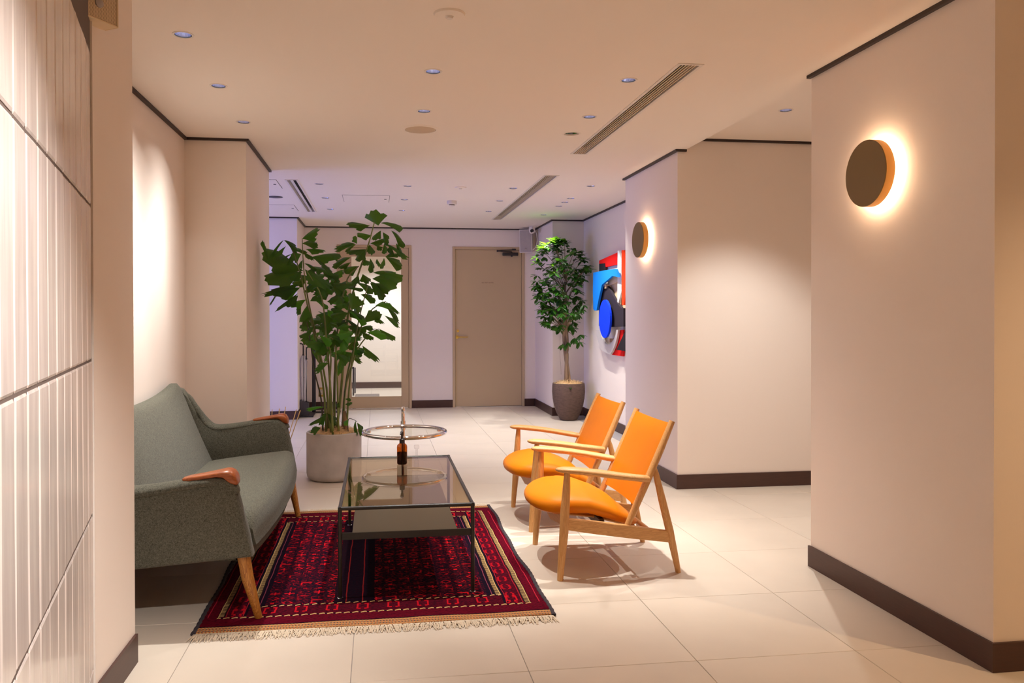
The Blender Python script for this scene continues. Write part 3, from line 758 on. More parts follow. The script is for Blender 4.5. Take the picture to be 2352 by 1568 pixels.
mot = MA('MAXIMUM', motif(.062, .056, 1.), MA('MULTIPLY', motif(.031, .036, 5.), .35))
mot = MA('MULTIPLY', mot, MA('MULTIPLY_ADD', MA('GREATER_THAN', n1.outputs[0], .47), .62, .22))
speck = MA('GREATER_THAN', n2.outputs[0], .55)
field = MIX(mot, MIX(MA('MULTIPLY', speck, .8), NAVY, RED), BRIGHT)
# dark centre panel with two upright lines
aX = MA('ABSOLUTE', MA('ADD', X_, .10))
field = MIX(band(aX, -.1, .085), field, MIX(MA('MULTIPLY', speck, .4), NAVY, WINE))
field = MIX(band(aX, .032, .037), field, (.22, .012, .012))
border = MIX(MA('MULTIPLY', MA('GREATER_THAN', n2.outputs[0], .5), .75), WINE, RED)
# bracket motifs in the borders: pairs of short strokes
brS = MA('MULTIPLY', grid(Y_, .105, .28, .72), MA('MULTIPLY', MA('MAXIMUM', band(ex, .108, .118), band(ex, .142, .152)), 1.))
brS2 = MA('MULTIPLY', MA('MAXIMUM', grid(Y_, .105, .20, .28), grid(Y_, .105, .72, .80)), MA('MAXIMUM', band(ex, .114, .124), band(ex, .136, .146)))
brE = MA('MULTIPLY', MA('MAXIMUM', grid(X_, .125, .30, .36), grid(X_, .125, .64, .70)), band(ey, .175, .235))
brE2 = MA('MULTIPLY', MA('MAXIMUM', grid(X_, .125, .36, .44), grid(X_, .125, .56, .64)), MA('MAXIMUM', band(ey, .172, .184), band(ey, .226, .238)))
# signed geometry: which frame ring a point lies in
inS = lambda lo, hi: band(ex, lo, hi)
col = field
endz = MA('LESS_THAN', ey, .262)
col = MIX(MA('LESS_THAN', ex, .225), col, NAVY)                        # dark guard beside the field
col = MIX(band(ex, .203, .207), col, (.16, .03, .05))
col = MIX(inS(.168, .194), col, MIX(MA('MAXIMUM', MA('MULTIPLY', grid(Y_, .014, .0, .42), band(ex, .172, .189)), inS(.169, .173)), (.012, .005, .007), CREAM))
col = MIX(MA('LESS_THAN', ex, .166), col, NAVY)
col = MIX(MA('LESS_THAN', ex, .150), col, border)
col = MIX(MA('MULTIPLY', MA('MAXIMUM', brS, brS2), .5), col, BRIGHT)
col = MIX(MA('MAXIMUM', band(ex, .086, .089), band(ex, .154, .157)), col, (.30, .012, .02))
# ends
zig = MA('ABSOLUTE', MA('SUBTRACT', MA('FRACT', MA('ADD', MA('DIVIDE', X_, .034), 50.)), .5))
e1 = MA('ADD', ey, MA('MULTIPLY', zig, .016))
inner_end = MA('GREATER_THAN', ex, .168)
col = MIX(MA('MULTIPLY', MA('LESS_THAN', ey, .252), inner_end), col, border)
col = MIX(MA('MULTIPLY', MA('MULTIPLY', MA('MAXIMUM', brE, brE2), .7), MA('GREATER_THAN', ex, .08)), col, BRIGHT)
col = MIX(MA('MULTIPLY', band(e1, .252, .261), inner_end), col, MIX(grid(X_, .034, .0, .6), NAVY, CREAM))
outer_side = MA('LESS_THAN', ex, .083)
col = MIX(MA('MULTIPLY', inS(.055, .083), MA('GREATER_THAN', ey, .15)), col, MIX(MA('MAXIMUM', MA('MULTIPLY', grid(Y_, .014, .0, .42), band(ex, .060, .078)), inS(.057, .061)), (.012, .005, .007), CREAM))
col = MIX(inS(.0, .052), col, MIX(MA('MULTIPLY', speck, .7), RED, WINE))
col = MIX(inS(.016, .020), col, (.34, .015, .03))
col = MIX(MA('LESS_THAN', ey, .150), col, MIX(MA('MULTIPLY', speck, .7), RED, WINE))
col = MIX(MA('MULTIPLY', band(e1, .139, .149), MA('GREATER_THAN', ex, .055)), col, MIX(grid(X_, .034, .0, .7), NAVY, CREAM))
col = MIX(band(ey, .052, .060), col, NAVY)
kil = MIX(grid(MA('ADD', X_, MA('MULTIPLY', ey, 1.)), .013, 0., .5), ORG, CREAM)
kil = MIX(MA('MAXIMUM', band(ey, .010, .017), band(ey, .030, .037)), kil, MIX(grid(X_, .012, 0., .5), (.05, .06, .06), ORG))
col = MIX(MA('LESS_THAN', ey, .052), col, kil)
L(t, col, b.inputs['Base Color'])
b.inputs['Roughness'].default_value = .9; b.inputs['Specular IOR Level'].default_value = .04
bp = ND(t, 'ShaderNodeBump', in_Strength=.5, in_Distance=.004); L(t, n2.outputs[0], bp.inputs['Height']); L(t, bp.outputs[0], b.inputs['Normal'])
nx, ny = 60, 80; vs, fs = [], []
def rug_dx(v): return .006 * math.sin(v * 9) + .004 * math.sin(v * 23 + 1)
for j in range(ny + 1):
    for i in range(nx + 1):
        u, v_ = i / nx, j / ny
        x = -hw + 2 * hw * u + rug_dx(v_) * (1 if u > .5 else -.8) * abs(2 * u - 1) ** 4
        y = -hl + 2 * hl * v_ + .006 * math.sin(u * 7 + 1) * (1 if v_ < .5 else -1) * abs(2 * v_ - 1) ** 4
        z = .009 + .0012 * math.sin(u * 21 + v_ * 3) * abs(2 * v_ - 1) ** 6 + .0008 * math.sin(v_ * 30) * abs(2 * u - 1) ** 4
        vs.append((x, y, z))
for j in range(ny):
    for i in range(nx):
        a = j * (nx + 1) + i; fs.append((a, a + 1, a + nx + 2, a + nx + 1))
k = len(vs); rim = [i for i in range(nx + 1)] + [j * (nx + 1) + nx for j in range(1, ny + 1)] + [ny * (nx + 1) + i for i in range(nx - 1, -1, -1)] + [j * (nx + 1) for j in range(ny - 1, 0, -1)]
for q in rim: vs.append((vs[q][0] * 1.002, vs[q][1] * 1.002, .001))
for q in range(len(rim)): fs.append((rim[q], k + q, k + (q + 1) % len(rim), rim[(q + 1) % len(rim)]))
part('pile', G().add(vs, fs), M_RUG, rug, 50)
M_BIND = paint('rug_binding', (.028, .020, .026), .9)
for sgn in (-1, 1):
    pts = []; rr = []
    for j in range(121):
        v_ = j / 120
        pts.append((sgn * (hw + .006) + (rug_dx(v_) if sgn > 0 else -.8 * rug_dx(v_) * -1), -hl + 2 * hl * v_, .0072)); rr.append((.0095 + .0022 * math.sin(j * 2.1), .0062))
    part('edge_binding', G().tube(pts, rr, 8), M_BIND, rug, 80)
M_FRINGE = paint('fringe_cotton', (.60, .49, .36), .9)
for sgn in (-1, 1):
    g = G(); q = -hw + .002
    while q < hw + .004:
        l = R.uniform(.048, .075); dx = R.uniform(-.022, .022); y0 = sgn * (hl - .002)
        w_ = .0021
        p = [Vector((q, y0, .007)), Vector((q + dx * .4, y0 + sgn * l * .45, R.uniform(.006, .012))), Vector((q + dx, y0 + sgn * l, R.uniform(.0015, .004)))]
        g.add([p[0] + Vector((-w_, 0, 0)), p[0] + Vector((w_, 0, 0)), p[1] + Vector((w_, 0, 0)), p[1] + Vector((-w_, 0, 0)), p[2] + Vector((w_ * .6, 0, 0)), p[2] + Vector((-w_ * .6, 0, 0))], [(0, 1, 2, 3), (3, 2, 4, 5)])
        q += R.uniform(.0018, .0034)
    g.rbox(-hw, hw, min(sgn * (hl - .004), sgn * (hl + .030)), max(sgn * (hl - .004), sgn * (hl + .022)), .001, .0045, .001, 1)
    o = part('fringe', g, M_FRINGE, rug, label='cream cotton fringe'); o['kind'] = 'stuff'

# ------------------------------------------------------------------ coffee table
CTX0, CTX1, CTY0, CTY1, CTH = -.168, .418, 3.395, 4.592, .400
ct = thing('coffee_table', 'low dark metal coffee table with bronze glass top and lower shelf', 'table', ((CTX0 + CTX1) / 2, (CTY0 + CTY1) / 2, 0))
cw, cl_ = (CTX1 - CTX0) / 2, (CTY1 - CTY0) / 2; rt = .0085
for sx_ in (-1, 1):
    for sy_ in (-1, 1):
        g = G().tube([(sx_ * (cw - rt), sy_ * (cl_ - rt), .014), (sx_ * (cw - rt), sy_ * (cl_ - rt), CTH - rt)], rt, 12)
        lg = part('leg', g, M_BRONZE, ct, 50)
        part('foot', G().lathe([(.013, .0095), (.013, .0125), (.008, .0145)], 16, (sx_ * (cw - rt), sy_ * (cl_ - rt), 0)), M_CHROME, lg, 40)
    part('top_rail', G().tube([(sx_ * (cw - rt), -cl_, CTH - rt), (sx_ * (cw - rt), cl_, CTH - rt)], rt, 12), M_BRONZE, ct, 50)
    part('top_rail', G().tube([(-cw, sx_ * (cl_ - rt), CTH - rt), (cw, sx_ * (cl_ - rt), CTH - rt)], rt, 12), M_BRONZE, ct, 50)
    part('shelf_rail', G().rbox(-cw + 2 * rt, cw - 2 * rt, sx_ * (cl_ - rt) - .004, sx_ * (cl_ - rt) + .004, .258, .288, .001, 1), M_BRONZE, ct)
part('glass_top', G().box(-cw + 2 * rt, cw - 2 * rt, -cl_ + 2 * rt, cl_ - 2 * rt, CTH - .010, CTH - .004), M_SMOKE, ct)
part('shelf', G().rbox(-cw + .06, cw - .075, -cl_ + .012, cl_ - .012, .268, .285, .001, 1), M_SHELF, ct)

# ------------------------------------------------------------------ adjustable round side table
SR, SCX, SCY, SZ = .250, .158, 4.66, .528
st = thing('side_table', 'round chrome side table with a glass top standing behind the coffee table', 'table', (SCX, SCY, 0))
circ = lambda r_, z_, a0=0, a1=2 * PI, n=64: [(r_ * math.cos(a0 + (a1 - a0) * i / n), r_ * math.sin(a0 + (a1 - a0) * i / n), z_) for i in range(n)]
part('top_ring', G().tube(circ(SR - .011, SZ), .0115, 14, close=True), M_CHROME, st, 60)
part('glass_top', G().lathe([(.001, SZ - .004), (SR - .02, SZ - .004), (SR - .02, SZ + .004), (.001, SZ + .004)], 64), M_RING, st, 40)
part('post', G().tube([(0, SR + .012, .0115), (0, SR + .012, SZ + .09)], .011, 14).lathe([(.011, SZ + .09), (.0125, SZ + .092), (.0125, SZ + .112), (.009, SZ + .118), (.001, SZ + .119)], 16, (0, SR + .012, 0)), M_CHROME, st, 50)
part('collar', G().lathe([(.016, SZ - .022), (.016, SZ + .03)], 18, (0, SR + .012, 0)).lathe([(.009, 0), (.009, .02), (.006, .024)], 12, mx=Matrix.Translation((0, SR + .0, SZ + .085)) @ RX), M_CHROME, st, 50)
part('base_ring', G().tube(circ(SR - .011, .0225), .0115, 12, close=True), M_CHROME, st, 60)
for a in (.35, PI - .35, -1.2, PI + 1.2):
    part('glass_clip', G().rbox(-.012, .012, -.006, .006, SZ - .012, SZ + .002, .002, 1, Matrix.Rotation(a, 4, 'Z') @ Matrix.Translation((SR - .028, 0, 0))), M_CHROME, st)

# ------------------------------------------------------------------ bottle and acrylic stand on the glass
bt = thing('pump_bottle', 'amber glass pump bottle with black cap on the coffee table glass', 'bottle', (.1335, 4.352, CTH - .004))
part('body', G().lathe([(.001, .001), (.024, .001), (.028, .005), (.0285, .095), (.026, .106), (.017, .114), (.0125, .118), (.0125, .126)], 36), M_AMBER, bt, 60)
part('liquid', G().lathe([(.001, .0025), (.023, .0025), (.0265, .007), (.0268, .066), (.001, .066)], 32), thin_glass('amber_liquid', (.22, .07, .012), .0, .1), bt, 40)
pm = part('pump_cap', G().lathe([(.0145, .116), (.0145, .138), (.011, .141), (.0055, .142), (.0055, .165)], 24), M_BLACK, bt, 40)
part('pump_nozzle', G().lathe([(.008, .160), (.009, .163), (.009, .178), (.005, .184), (.001, .185)], 18).tube([(0, 0, .176), (-.006, -.018, .175), (-.010, -.030, .168)], [.006, .005, .0035], 10), M_BLACK, pm, 50)
part('dip_tube', G().tube([(0, 0, .01), (.002, 0, .12)], .0022, 8), M_SLOT, bt)
p = atZ(957, 1064, CTH - .004)
ac = thing('acrylic_stand', 'small clear acrylic pillar with a cube head beside the amber bottle', 'ornament', (p.x, p.y, CTH - .004))
part('base_block', G().rbox(-.013, .013, -.013, .013, .001, .022, .0015, 1), M_ACRYL, ac)
part('stem', G().rbox(-.007, .007, -.007, .007, .022, .082, .001, 1), M_ACRYL, ac)
part('cube_head', G().rbox(-.0125, .0125, -.0125, .0125, .082, .102, .0015, 1, Matrix.Rotation(.25, 4, 'Z')), M_ACRYL, ac)

# ------------------------------------------------------------------ lounge chairs
CWD = .615
def make_chair(loc, label):
    t_ = thing('lounge_chair', label, 'chair', loc, 0, 'wooden lounge chairs')
    h = CWD / 2
    def bar(name, path, rad, mat, **kw): return part(name, G().tube(path, rad, 14, up=(0, 1, 0)), mat, t_, 60, **kw)
    for s in (-1, 1):
        yf = s * (h - .02)                 # front leg line
        yr = s * (h - .055)                # rear leg line
        yl = lambda s_: s * (h - .02 - .035 * max(0, min(1, s_ / .55)))
        bar('front_leg', [(.0, yf, .0), (.004, yf, .06), (.018, yf, .22), (.022, yf, .30), (.03, yf, .42), (.034, yf, .498)], [(.014, .0155), (.016, .0175), (.021, .0225), (.022, .0225), (.018, .0185), (.013, .014)], M_ASHZ)
        bar('rear_leg', [(.578, yr, 0), (.566, yr, .06), (.535, yr, .20), (.50, yr, .34), (.468, yr, .47), (.458, yr, .505)], [(.0125, .014), (.015, .017), (.019, .021), (.018, .02), (.014, .016), (.010, .012)], M_ASHZ)
        # tapering rail
        A, B = Vector((.022, yf, .259)), Vector((.532, yr, .172))
        g = G(); d_ = (B - A).normalized(); up_ = Vector((0, 0, 1)); n_ = Vector((0, 1, 0))
        rings = []
        for q, hh in ((0, .026), (.3, .030), (.65, .030), (1, .027)):
            c = A.lerp(B, q); w_ = .0115; e_ = .004
            rings.append([c + n_ * y_ + up_ * z_ for y_, z_ in ((-w_, -hh + e_), (-w_ + e_, -hh), (w_ - e_, -hh), (w_, -hh + e_), (w_, hh - e_), (w_ - e_, hh), (-w_ + e_, hh), (-w_, hh - e_))])
        part('side_rail', g.loft(rings), M_ASHX, t_, 40)
        # back post, slightly inside the legs
        yp = s * (h - .055)
        bar('back_post', [(.325, yp, .222), (.355, yp, .285), (.42, yp, .425), (.49, yp, .58), (.548, yp, .715)], [(.013, .0155), (.0155, .020), (.016, .022), (.016, .021), (.013, .020)], M_ASHZ)
        # armrest: broad flat bar, wider at the front third, tapering to the post
        path = spline([(-.012, yf, .508), (.06, yf + s * .006, .503), (.18, yf + s * .008, .488), (.30, yf + s * .002, .468), (.425, yl(.42) - s * .002, .447)], 14)
        rad = [(interp(i / 13, [0, .06, .2, .5, .8, 1], [.018, .028, .035, .035, .031, .024]), interp(i / 13, [0, .06, .3, 1], [.009, .0135, .0165, .0165])) for i in range(14)]
        g = G().tube([(-.02, yf, .509)] + path, [(.006, .004)] + rad, 16)
        part('armrest', g, M_ASHX, t_, 55)
    # cross rails
    g = G(); rings = []
    for q in range(13):
        y_ = -h + .02 + (2 * h - .04) * q / 12; a = abs(2 * q / 12 - 1)
        top, bot = .282 + .0 * a, .272 - .052 * (1 - a) ** .7 - .012
        x_ = .03
        rings.append([Vector((x_ + dx, y_, z_)) for dx, z_ in ((-.011, bot), (.011, bot), (.011, top), (-.011, top))])
    part('front_rail', g.loft(rings), M_ASHY, t_, 40)
    part('rear_rail', G().tube([(.452, -h + .06, .187), (.452, h - .06, .187)], .0135, 14), M_ASHY, t_, 60)
    part('seat_bearer', G().rbox(.20, .224, -h + .07, h - .07, .215, .262, .004, 1), paint('dark_bearer', (.05, .022, .012), .5) if 'dark_bearer' not in MATS else MATS['dark_bearer'], t_)
    for s in (-1, 1):
        part('seat_strut', G().tube([(.06, s * .13, .268), (.20, s * .14, .252), (.40, s * .13, .196)], [(.016, .008)] * 3, 10), M_ASHX, t_, 60)
    # upholstered seat: shield-shaped pad, thick at the front
    TOPX, TOPZ = [-.105, -.07, -.02, .05, .15, .25, .35, .438], [.376, .386, .396, .399, .384, .348, .294, .236]
    BOTX, BOTZ = [-.105, -.075, 0, .05, .145, .25, .35, .438], [.292, .288, .286, .292, .290, .255, .216, .186]
    x0, x1 = -.105, .438
    def half(x):
        if x < .07: return .264 * max(0, 1 - ((.07 - x) / .175) ** 2.2) ** (1 / 2.2)
        return interp(x, [.07, .15, .25, .32, .37, .405, .425, .435, .438], [.264, .260, .243, .220, .188, .148, .108, .06, .02])
    outline = []
    xs = [x0 + (x1 - x0) * (1 - math.cos(PI * i / 40)) / 2 for i in range(41)]
    for x in xs: outline.append((x, half(x)))
    for x in reversed(xs[1:-1]): outline.append((x, -half(x)))
    cxm = .17
    lev = [(.0, 0.0), (.4, .0), (.8, .0), (.93, .02), (.98, .11), (1., .30), (.993, .44), (.968, .57), (.92, .67), (.83, .78), (.69, .87), (.5, .945), (.25, .987), (.0, 1.)]
    rings = []
    for f_, q in lev:
        ring = []
        for x, y in outline:
            xx, yy = cxm + (x - cxm) * f_, y * f_
            zb, zt_ = interp(xx, BOTX, BOTZ), interp(xx, TOPX, TOPZ)
            crown = .010 * (1 - (yy / .27) ** 2) if q > .9 else 0
            ring.append(Vector((xx, yy, zb + (zt_ - zb) * q + crown)))
        rings.append(ring)
    part('seat', G().loft(rings, False), M_LEATHER, t_, 179, label='orange leather seat pad')
    # leather back: curved sheet wrapping between the posts
    yp = h - .055; rows = 14; colsn = 13
    sheet = []
    for lay in (0, 1):
        for i in range(rows + 1):
            q = i / rows
            bx, bz = interp(q, [0, 1], [.372, .545]), interp(q, [0, 1], [.318, .703])
            for j in range(colsn + 1):
                y_ = -yp + 2 * yp * j / colsn; a = 1 - (2 * j / colsn - 1) ** 2
                dip = .012 * a
                nx_, nz_ = math.cos(math.radians(24)), -math.sin(math.radians(24))
                thick = (.004 + .010 * a ** .5 * min(1, 6 * q, 6 * (1 - q)))
                o_ = dip * .6 - (thick if lay == 0 else -thick) - .004
                edge_sag = -.004 * a if i == rows else (.006 * a if i == 0 else 0)
                sheet.append(Vector((bx + nx_ * o_, y_, bz + nz_ * o_ + edge_sag)))
    n_ = (rows + 1) * (colsn + 1); fs = []
    for lay in (0, 1):
        for i in range(rows):
            for j in range(colsn):
                a = lay * n_ + i * (colsn + 1) + j; fs.append((a, a + 1, a + colsn + 2, a + colsn + 1))
    rim = [j for j in range(colsn + 1)] + [i * (colsn + 1) + colsn for i in range(1, rows + 1)] + [rows * (colsn + 1) + j for j in range(colsn - 1, -1, -1)] + [i * (colsn + 1) for i in range(rows - 1, 0, -1)]
    for q in range(len(rim)): fs.append((rim[q], rim[(q + 1) % len(rim)], n_ + rim[(q + 1) % len(rim)], n_ + rim[q]))
    part('backrest', G().add(sheet, fs), M_LEATHER, t_, 60, label='orange leather back panel')
    return t_
ch = make_chair((.826, 3.809, 0), 'orange leather lounge chair with ash frame, the one nearer the camera')
dup(ch, (.851, 4.628, 0), .004, 'orange leather lounge chair with ash frame, behind the near chair')

# ------------------------------------------------------------------ sofa
SFX, SY0, SY1 = -.480, 3.155, 4.905
sofa = thing('sofa', 'grey green wool two-seat sofa with teak armrest caps in the left alcove', 'sofa', (SFX, (SY0 + SY1) / 2, 0))
hL = (SY1 - SY0) / 2
def X(s): return -s          # s: distance back from the front line
def arm_profile():
    top = [(.062, .545), (.078, .572), (.11, .590), (.17, .588), (.24, .580), (.33, .566), (.42, .556), (.485, .556), (.525, .580), (.56, .622), (.60, .685), (.635, .745), (.66, .778), (.68, .788)]
    return top
for s in (-1, 1):
    yo = s * hL                                   # outer face of the arm
    g = G()
    # side panel with rounded edges; front edge leans back
    poly = [(.004, .272), (.02, .36), (.045, .47), (.062, .545)] + arm_profile()[1:] + [(.705, .782), (.712, .74), (.70, .60), (.672, .40), (.652, .232), (.45, .240), (.2, .258)]
    c = Vector((sum(p[0] for p in poly) / len(poly), sum(p[1] for p in poly) / len(poly)))
    rings = []
    for inset, dy in ((.022, 0), (.006, .004), (0, .016), (0, .062), (.006, .078), (.022, .084)):
        ring = []
        n_ = len(poly)
        for i, (a, b_) in enumerate(poly):
            p0, p1 = Vector(poly[i - 1]), Vector(poly[(i + 1) % n_]); tg = (p1 - p0).normalized(); nn = Vector((-tg.y, tg.x))
            if nn.dot(c - Vector((a, b_))) < 0 and False: nn = -nn
            q = Vector((a, b_)) - nn * inset * -1 * (-1)
            splay = .03 * max(0, q.y - .30) / .3 if q.y < .62 else .03 - .03 * min(1, (q.y - .62) / .2)
            ring.append(Vector((X(q.x), yo + s * splay - s * dy - s * .0, q.y)))
        rings.append(ring)
    part('arm', g.loft(rings), M_WOOL, sofa, 50)
    # padded roll along the top of the arm
    tp = arm_profile()[:-1]; path = spline([(X(a), yo + s * (.03 * max(0, min(1, (b_ - .30) / .3)) if b_ < .62 else .03 - .03 * min(1, (b_ - .62) / .2)) - s * .038, b_ - .016) for a, b_ in tp], 30)
    rad = [(interp(i / 29, [0, .1, .5, .75, 1], [.038, .043, .050, .046, .016]), interp(i / 29, [0, .1, .6, .9, 1], [.014, .020, .026, .022, .008])) for i in range(30)]
    part('arm_roll', G().tube(path, rad, 14), M_WOOL, sofa, 179)
    # teak cap: slim at the back, thick and hooked over the front
    cap = [(.264, .588, .579, .010), (.258, .592, .576, .022), (.235, .598, .576, .030), (.18, .606, .585, .036), (.135, .614, .592, .041), (.108, .620, .588, .044), (.094, .622, .574, .045), (.082, .621, .564, .045), (.070, .615, .560, .044), (.060, .600, .559, .041), (.055, .584, .562, .034), (.0535, .575, .568, .018)]
    rings = []
    for a, zt_, zb, w_ in cap:
        ring = []
        for k in range(20):
            q = 2 * PI * k / 20; cq, sq = math.cos(q), math.sin(q)
            ring.append(Vector((X(a), yo + s * .03 - s * .038 + w_ * math.copysign(abs(cq) ** .62, cq), (zt_ + zb) / 2 + (zt_ - zb) / 2 * math.copysign(abs(sq) ** .7, sq))))
        rings.append(ring)
    part('arm_cap', G().loft(rings), M_TEAK, sofa, 70, label='polished teak arm cap')
    # legs
    part('leg', G().tube([(X(.045), yo - s * .045, .275), (X(.03), yo - s * .05, .18), (X(-.008), yo - s * .078, .0095)], [.0255, .024, .0145], 18), M_OAK, sofa, 60, label='round tapered oak leg')
    part('leg', G().tube([(X(.55), yo - s * .05, .25), (X(.57), yo - s * .05, .16), (X(.63), yo - s * .06, 0)], [.025, .023, .014], 18), M_OAK, sofa, 60, label='round tapered oak leg')
# legs stand on the rug at the front
inn = hL - .082
def bow(v): return .045 * (1 - v * v)          # front bows out in the middle
# front rail under the cushion
rings = []
for i in range(25):
    v = -1 + 2 * i / 24; y_ = v * inn; x_ = X(.030) + bow(v)
    zt_ = .288; zb = .236 - .012 * (1 - v * v)
    rings.append([Vector((x_ - .05, y_, zb)), Vector((x_ - .008, y_, zb)), Vector((x_, y_, zb + .008)), Vector((x_ + .001, y_, zt_ - .008)), Vector((x_ - .006, y_, zt_)), Vector((x_ - .05, y_, zt_))])
part('front_rail', G().loft(rings), M_WOOL, sofa, 50)
# seat cushion
nu, nv = 30, 36; top = []; bot = []
for i in range(nu + 1):
    for j in range(nv + 1):
        u, v = i / nu, -1 + 2 * j / nv
        front = X(.004) + bow(v) + .016
        x_ = X(.56) + (front - X(.56)) * u
        z0 = interp(u, [0, .2, 1], [.345, .365, .420])
        ed = min(1, (1 - u) * nu / 4.5); es = min(1, (1 - abs(v)) * nv / 2 / 3)
        rnd = (1 - (1 - ed) ** 2) ** .5; rs = (1 - (1 - es) ** 2) ** .5
        crown = .022 * (1 - v * v) * math.sin(PI * min(1, u * .9 + .1))
        zt_ = .306 + (z0 + crown + .012 - .306) * (.28 + .72 * rnd) * (.62 + .38 * rs)
        top.append(Vector((x_ - .02 * (1 - rnd), v * (inn + .004), zt_))); bot.append(Vector((x_ - .012, v * inn, .300)))
idx = lambda i, j: i * (nv + 1) + j
fs = []; n_ = len(top)
for i in range(nu):
    for j in range(nv):
        a, b_, c, d = idx(i, j), idx(i, j + 1), idx(i + 1, j + 1), idx(i + 1, j); fs.append((a, b_, c, d)); fs.append((n_ + a, n_ + b_, n_ + c, n_ + d))
rim = [idx(0, j) for j in range(nv + 1)] + [idx(i, nv) for i in range(1, nu + 1)] + [idx(nu, j) for j in range(nv - 1, -1, -1)] + [idx(i, 0) for i in range(nu - 1, 0, -1)]
for q in range(len(rim)): fs.append((rim[q], rim[(q + 1) % len(rim)], n_ + rim[(q + 1) % len(rim)], n_ + rim[q]))
part('seat_cushion', G().add(top + bot, fs), M_WOOL, sofa, 60)
# back: upholstered slab whose upper corners rise into ears
nu, nv = 22, 40; fr = []; bk = []
for i in range(nu + 1):
    for j in range(nv + 1):
        u, v = i / nu, -1 + 2 * j / nv
        a = abs(v)
        ztop = .772 + .060 * a ** 2.6 - .022 * max(0, (a - .88) / .12) ** 2
        z_ = .33 + (ztop - .33) * u
        half_w = inn + .012 + (.046 * max(0, (u - .45) / .55) ** 1.6)
        s_ = interp(z_, [.33, .50, .70, .84], [.470, .545, .628, .690])
        puff = .030 * (1 - a ** 3) * math.sin(PI * min(1, .15 + u * .75))
        e_ = min(1, (1 - u) * nu / 3.); r_ = (1 - (1 - e_) ** 2) ** .5
        ea = min(1, (1 - a) * nv / 2 / 1.6); ra_ = (1 - (1 - ea) ** 2) ** .5
        fr.append(Vector((X(s_ + .012 * (1 - r_) + .008 * (1 - ra_)) + puff, v * half_w, z_)))
        sb = interp(z_, [.33, .84], [.655, .736])
        bk.append(Vector((X(sb - .012 * (1 - r_) - .006 * (1 - ra_)), v * half_w, z_)))
idx = lambda i, j: i * (nv + 1) + j
fs = []; n_ = len(fr)
for i in range(nu):
    for j in range(nv):
        a, b_, c, d = idx(i, j), idx(i, j + 1), idx(i + 1, j + 1), idx(i + 1, j); fs.append((a, b_, c, d)); fs.append((n_ + a, n_ + b_, n_ + c, n_ + d))
rim = [idx(0, j) for j in range(nv + 1)] + [idx(i, nv) for i in range(1, nu + 1)] + [idx(nu, j) for j in range(nv - 1, -1, -1)] + [idx(i, 0) for i in range(nu - 1, 0, -1)]
for q in range(len(rim)): fs.append((rim[q], rim[(q + 1) % len(rim)], n_ + rim[(q + 1) % len(rim)], n_ + rim[q]))
part('backrest', G().add(fr + bk, fs), M_WOOL, sofa, 60)
part('underframe', G().box(X(.65), X(.03), -inn, inn, .240, .290), M_WOOL, sofa)
part('back_panel', G().box(X(.70), X(.655), -inn, inn, .235, .60), M_WOOL, sofa)

# ------------------------------------------------------------------ reed diffuser beyond the sofa
rd = thing('reed_diffuser', 'reed diffuser with pale sticks standing on the floor past the sofa', 'diffuser', (-.675, 5.08, 0))
part('bottle', G().lathe([(.001, .001), (.045, .001), (.05, .01), (.05, .20), (.03, .235), (.016, .245), (.016, .275)], 28), M_AMBER, rd, 50)
for px, py, dy in ((625, 940, .04), (642, 938, .05), (656, 934, 0), (681, 940, .02), (690, 942, -.03)):
    tip = atY(px, py, 5.08 + dy) - rd.location
    base = Vector((.06 if px > 670 else 0, 0, 0)) * 0 + Vector((0, 0, .05))
    part('reed', G().tube([base, tip], .0030, 6), M_BAMBOO, rd)

# ------------------------------------------------------------------ planters and plants
def lumpy(g, r_, z_, n=420, h_=.03, seed=3):
    rr = random.Random(seed)
    prof = [(r_, z_ - .01), (r_ * .97, z_), (r_ * .75, z_ + h_ * .6), (r_ * .4, z_ + h_), (.001, z_ + h_)]
    g.lathe(prof, 24)
    for _ in range(n):
        a, q = rr.uniform(0, 2 * PI), r_ * math.sqrt(rr.random()) * .96
        c = Vector((q * math.cos(a), q * math.sin(a), z_ + interp(q / r_, [0, .4, .75, 1], [h_, h_, h_ * .6, 0]) + rr.uniform(0, .010)))
        d_ = Vector((rr.uniform(-1, 1), rr.uniform(-1, 1), rr.uniform(-.2, .5))).normalized() * rr.uniform(.018, .04)
        e_ = Vector((rr.uniform(-1, 1), rr.uniform(-1, 1), rr.uniform(0, .6))).normalized() * .012
        w_ = d_.cross(Vector((0, 0, 1))).normalized() * .0016
        g.add([c - d_ - w_, c - d_ + w_, c + e_ + w_, c + e_ - w_, c + d_ + w_, c + d_ - w_], [(0, 1, 2, 3), (3, 2, 4, 5)])
    return g
PLX, PLY, PLR, PLH = -.322, 5.985, .2025, .352
pl = thing('planter', 'round grey concrete planter by the coffee table holding the palm', 'planter', (PLX, PLY, 0))
part('pot', G().lathe([(.001, .002), (.165, .002), (.180, .006), (.196, .022), (PLR, .05), (PLR, PLH - .004), (PLR - .004, PLH), (PLR - .016, PLH), (PLR - .02, PLH - .006), (PLR - .02, PLH - .05), (.001, PLH - .05)], 72), M_CONC, pl, 35)
o = part('wood_wool', lumpy(G(), PLR - .022, PLH - .02, 520, .045), M_STRAW, pl, label='pale wood wool covering the soil'); o['kind'] = 'stuff'

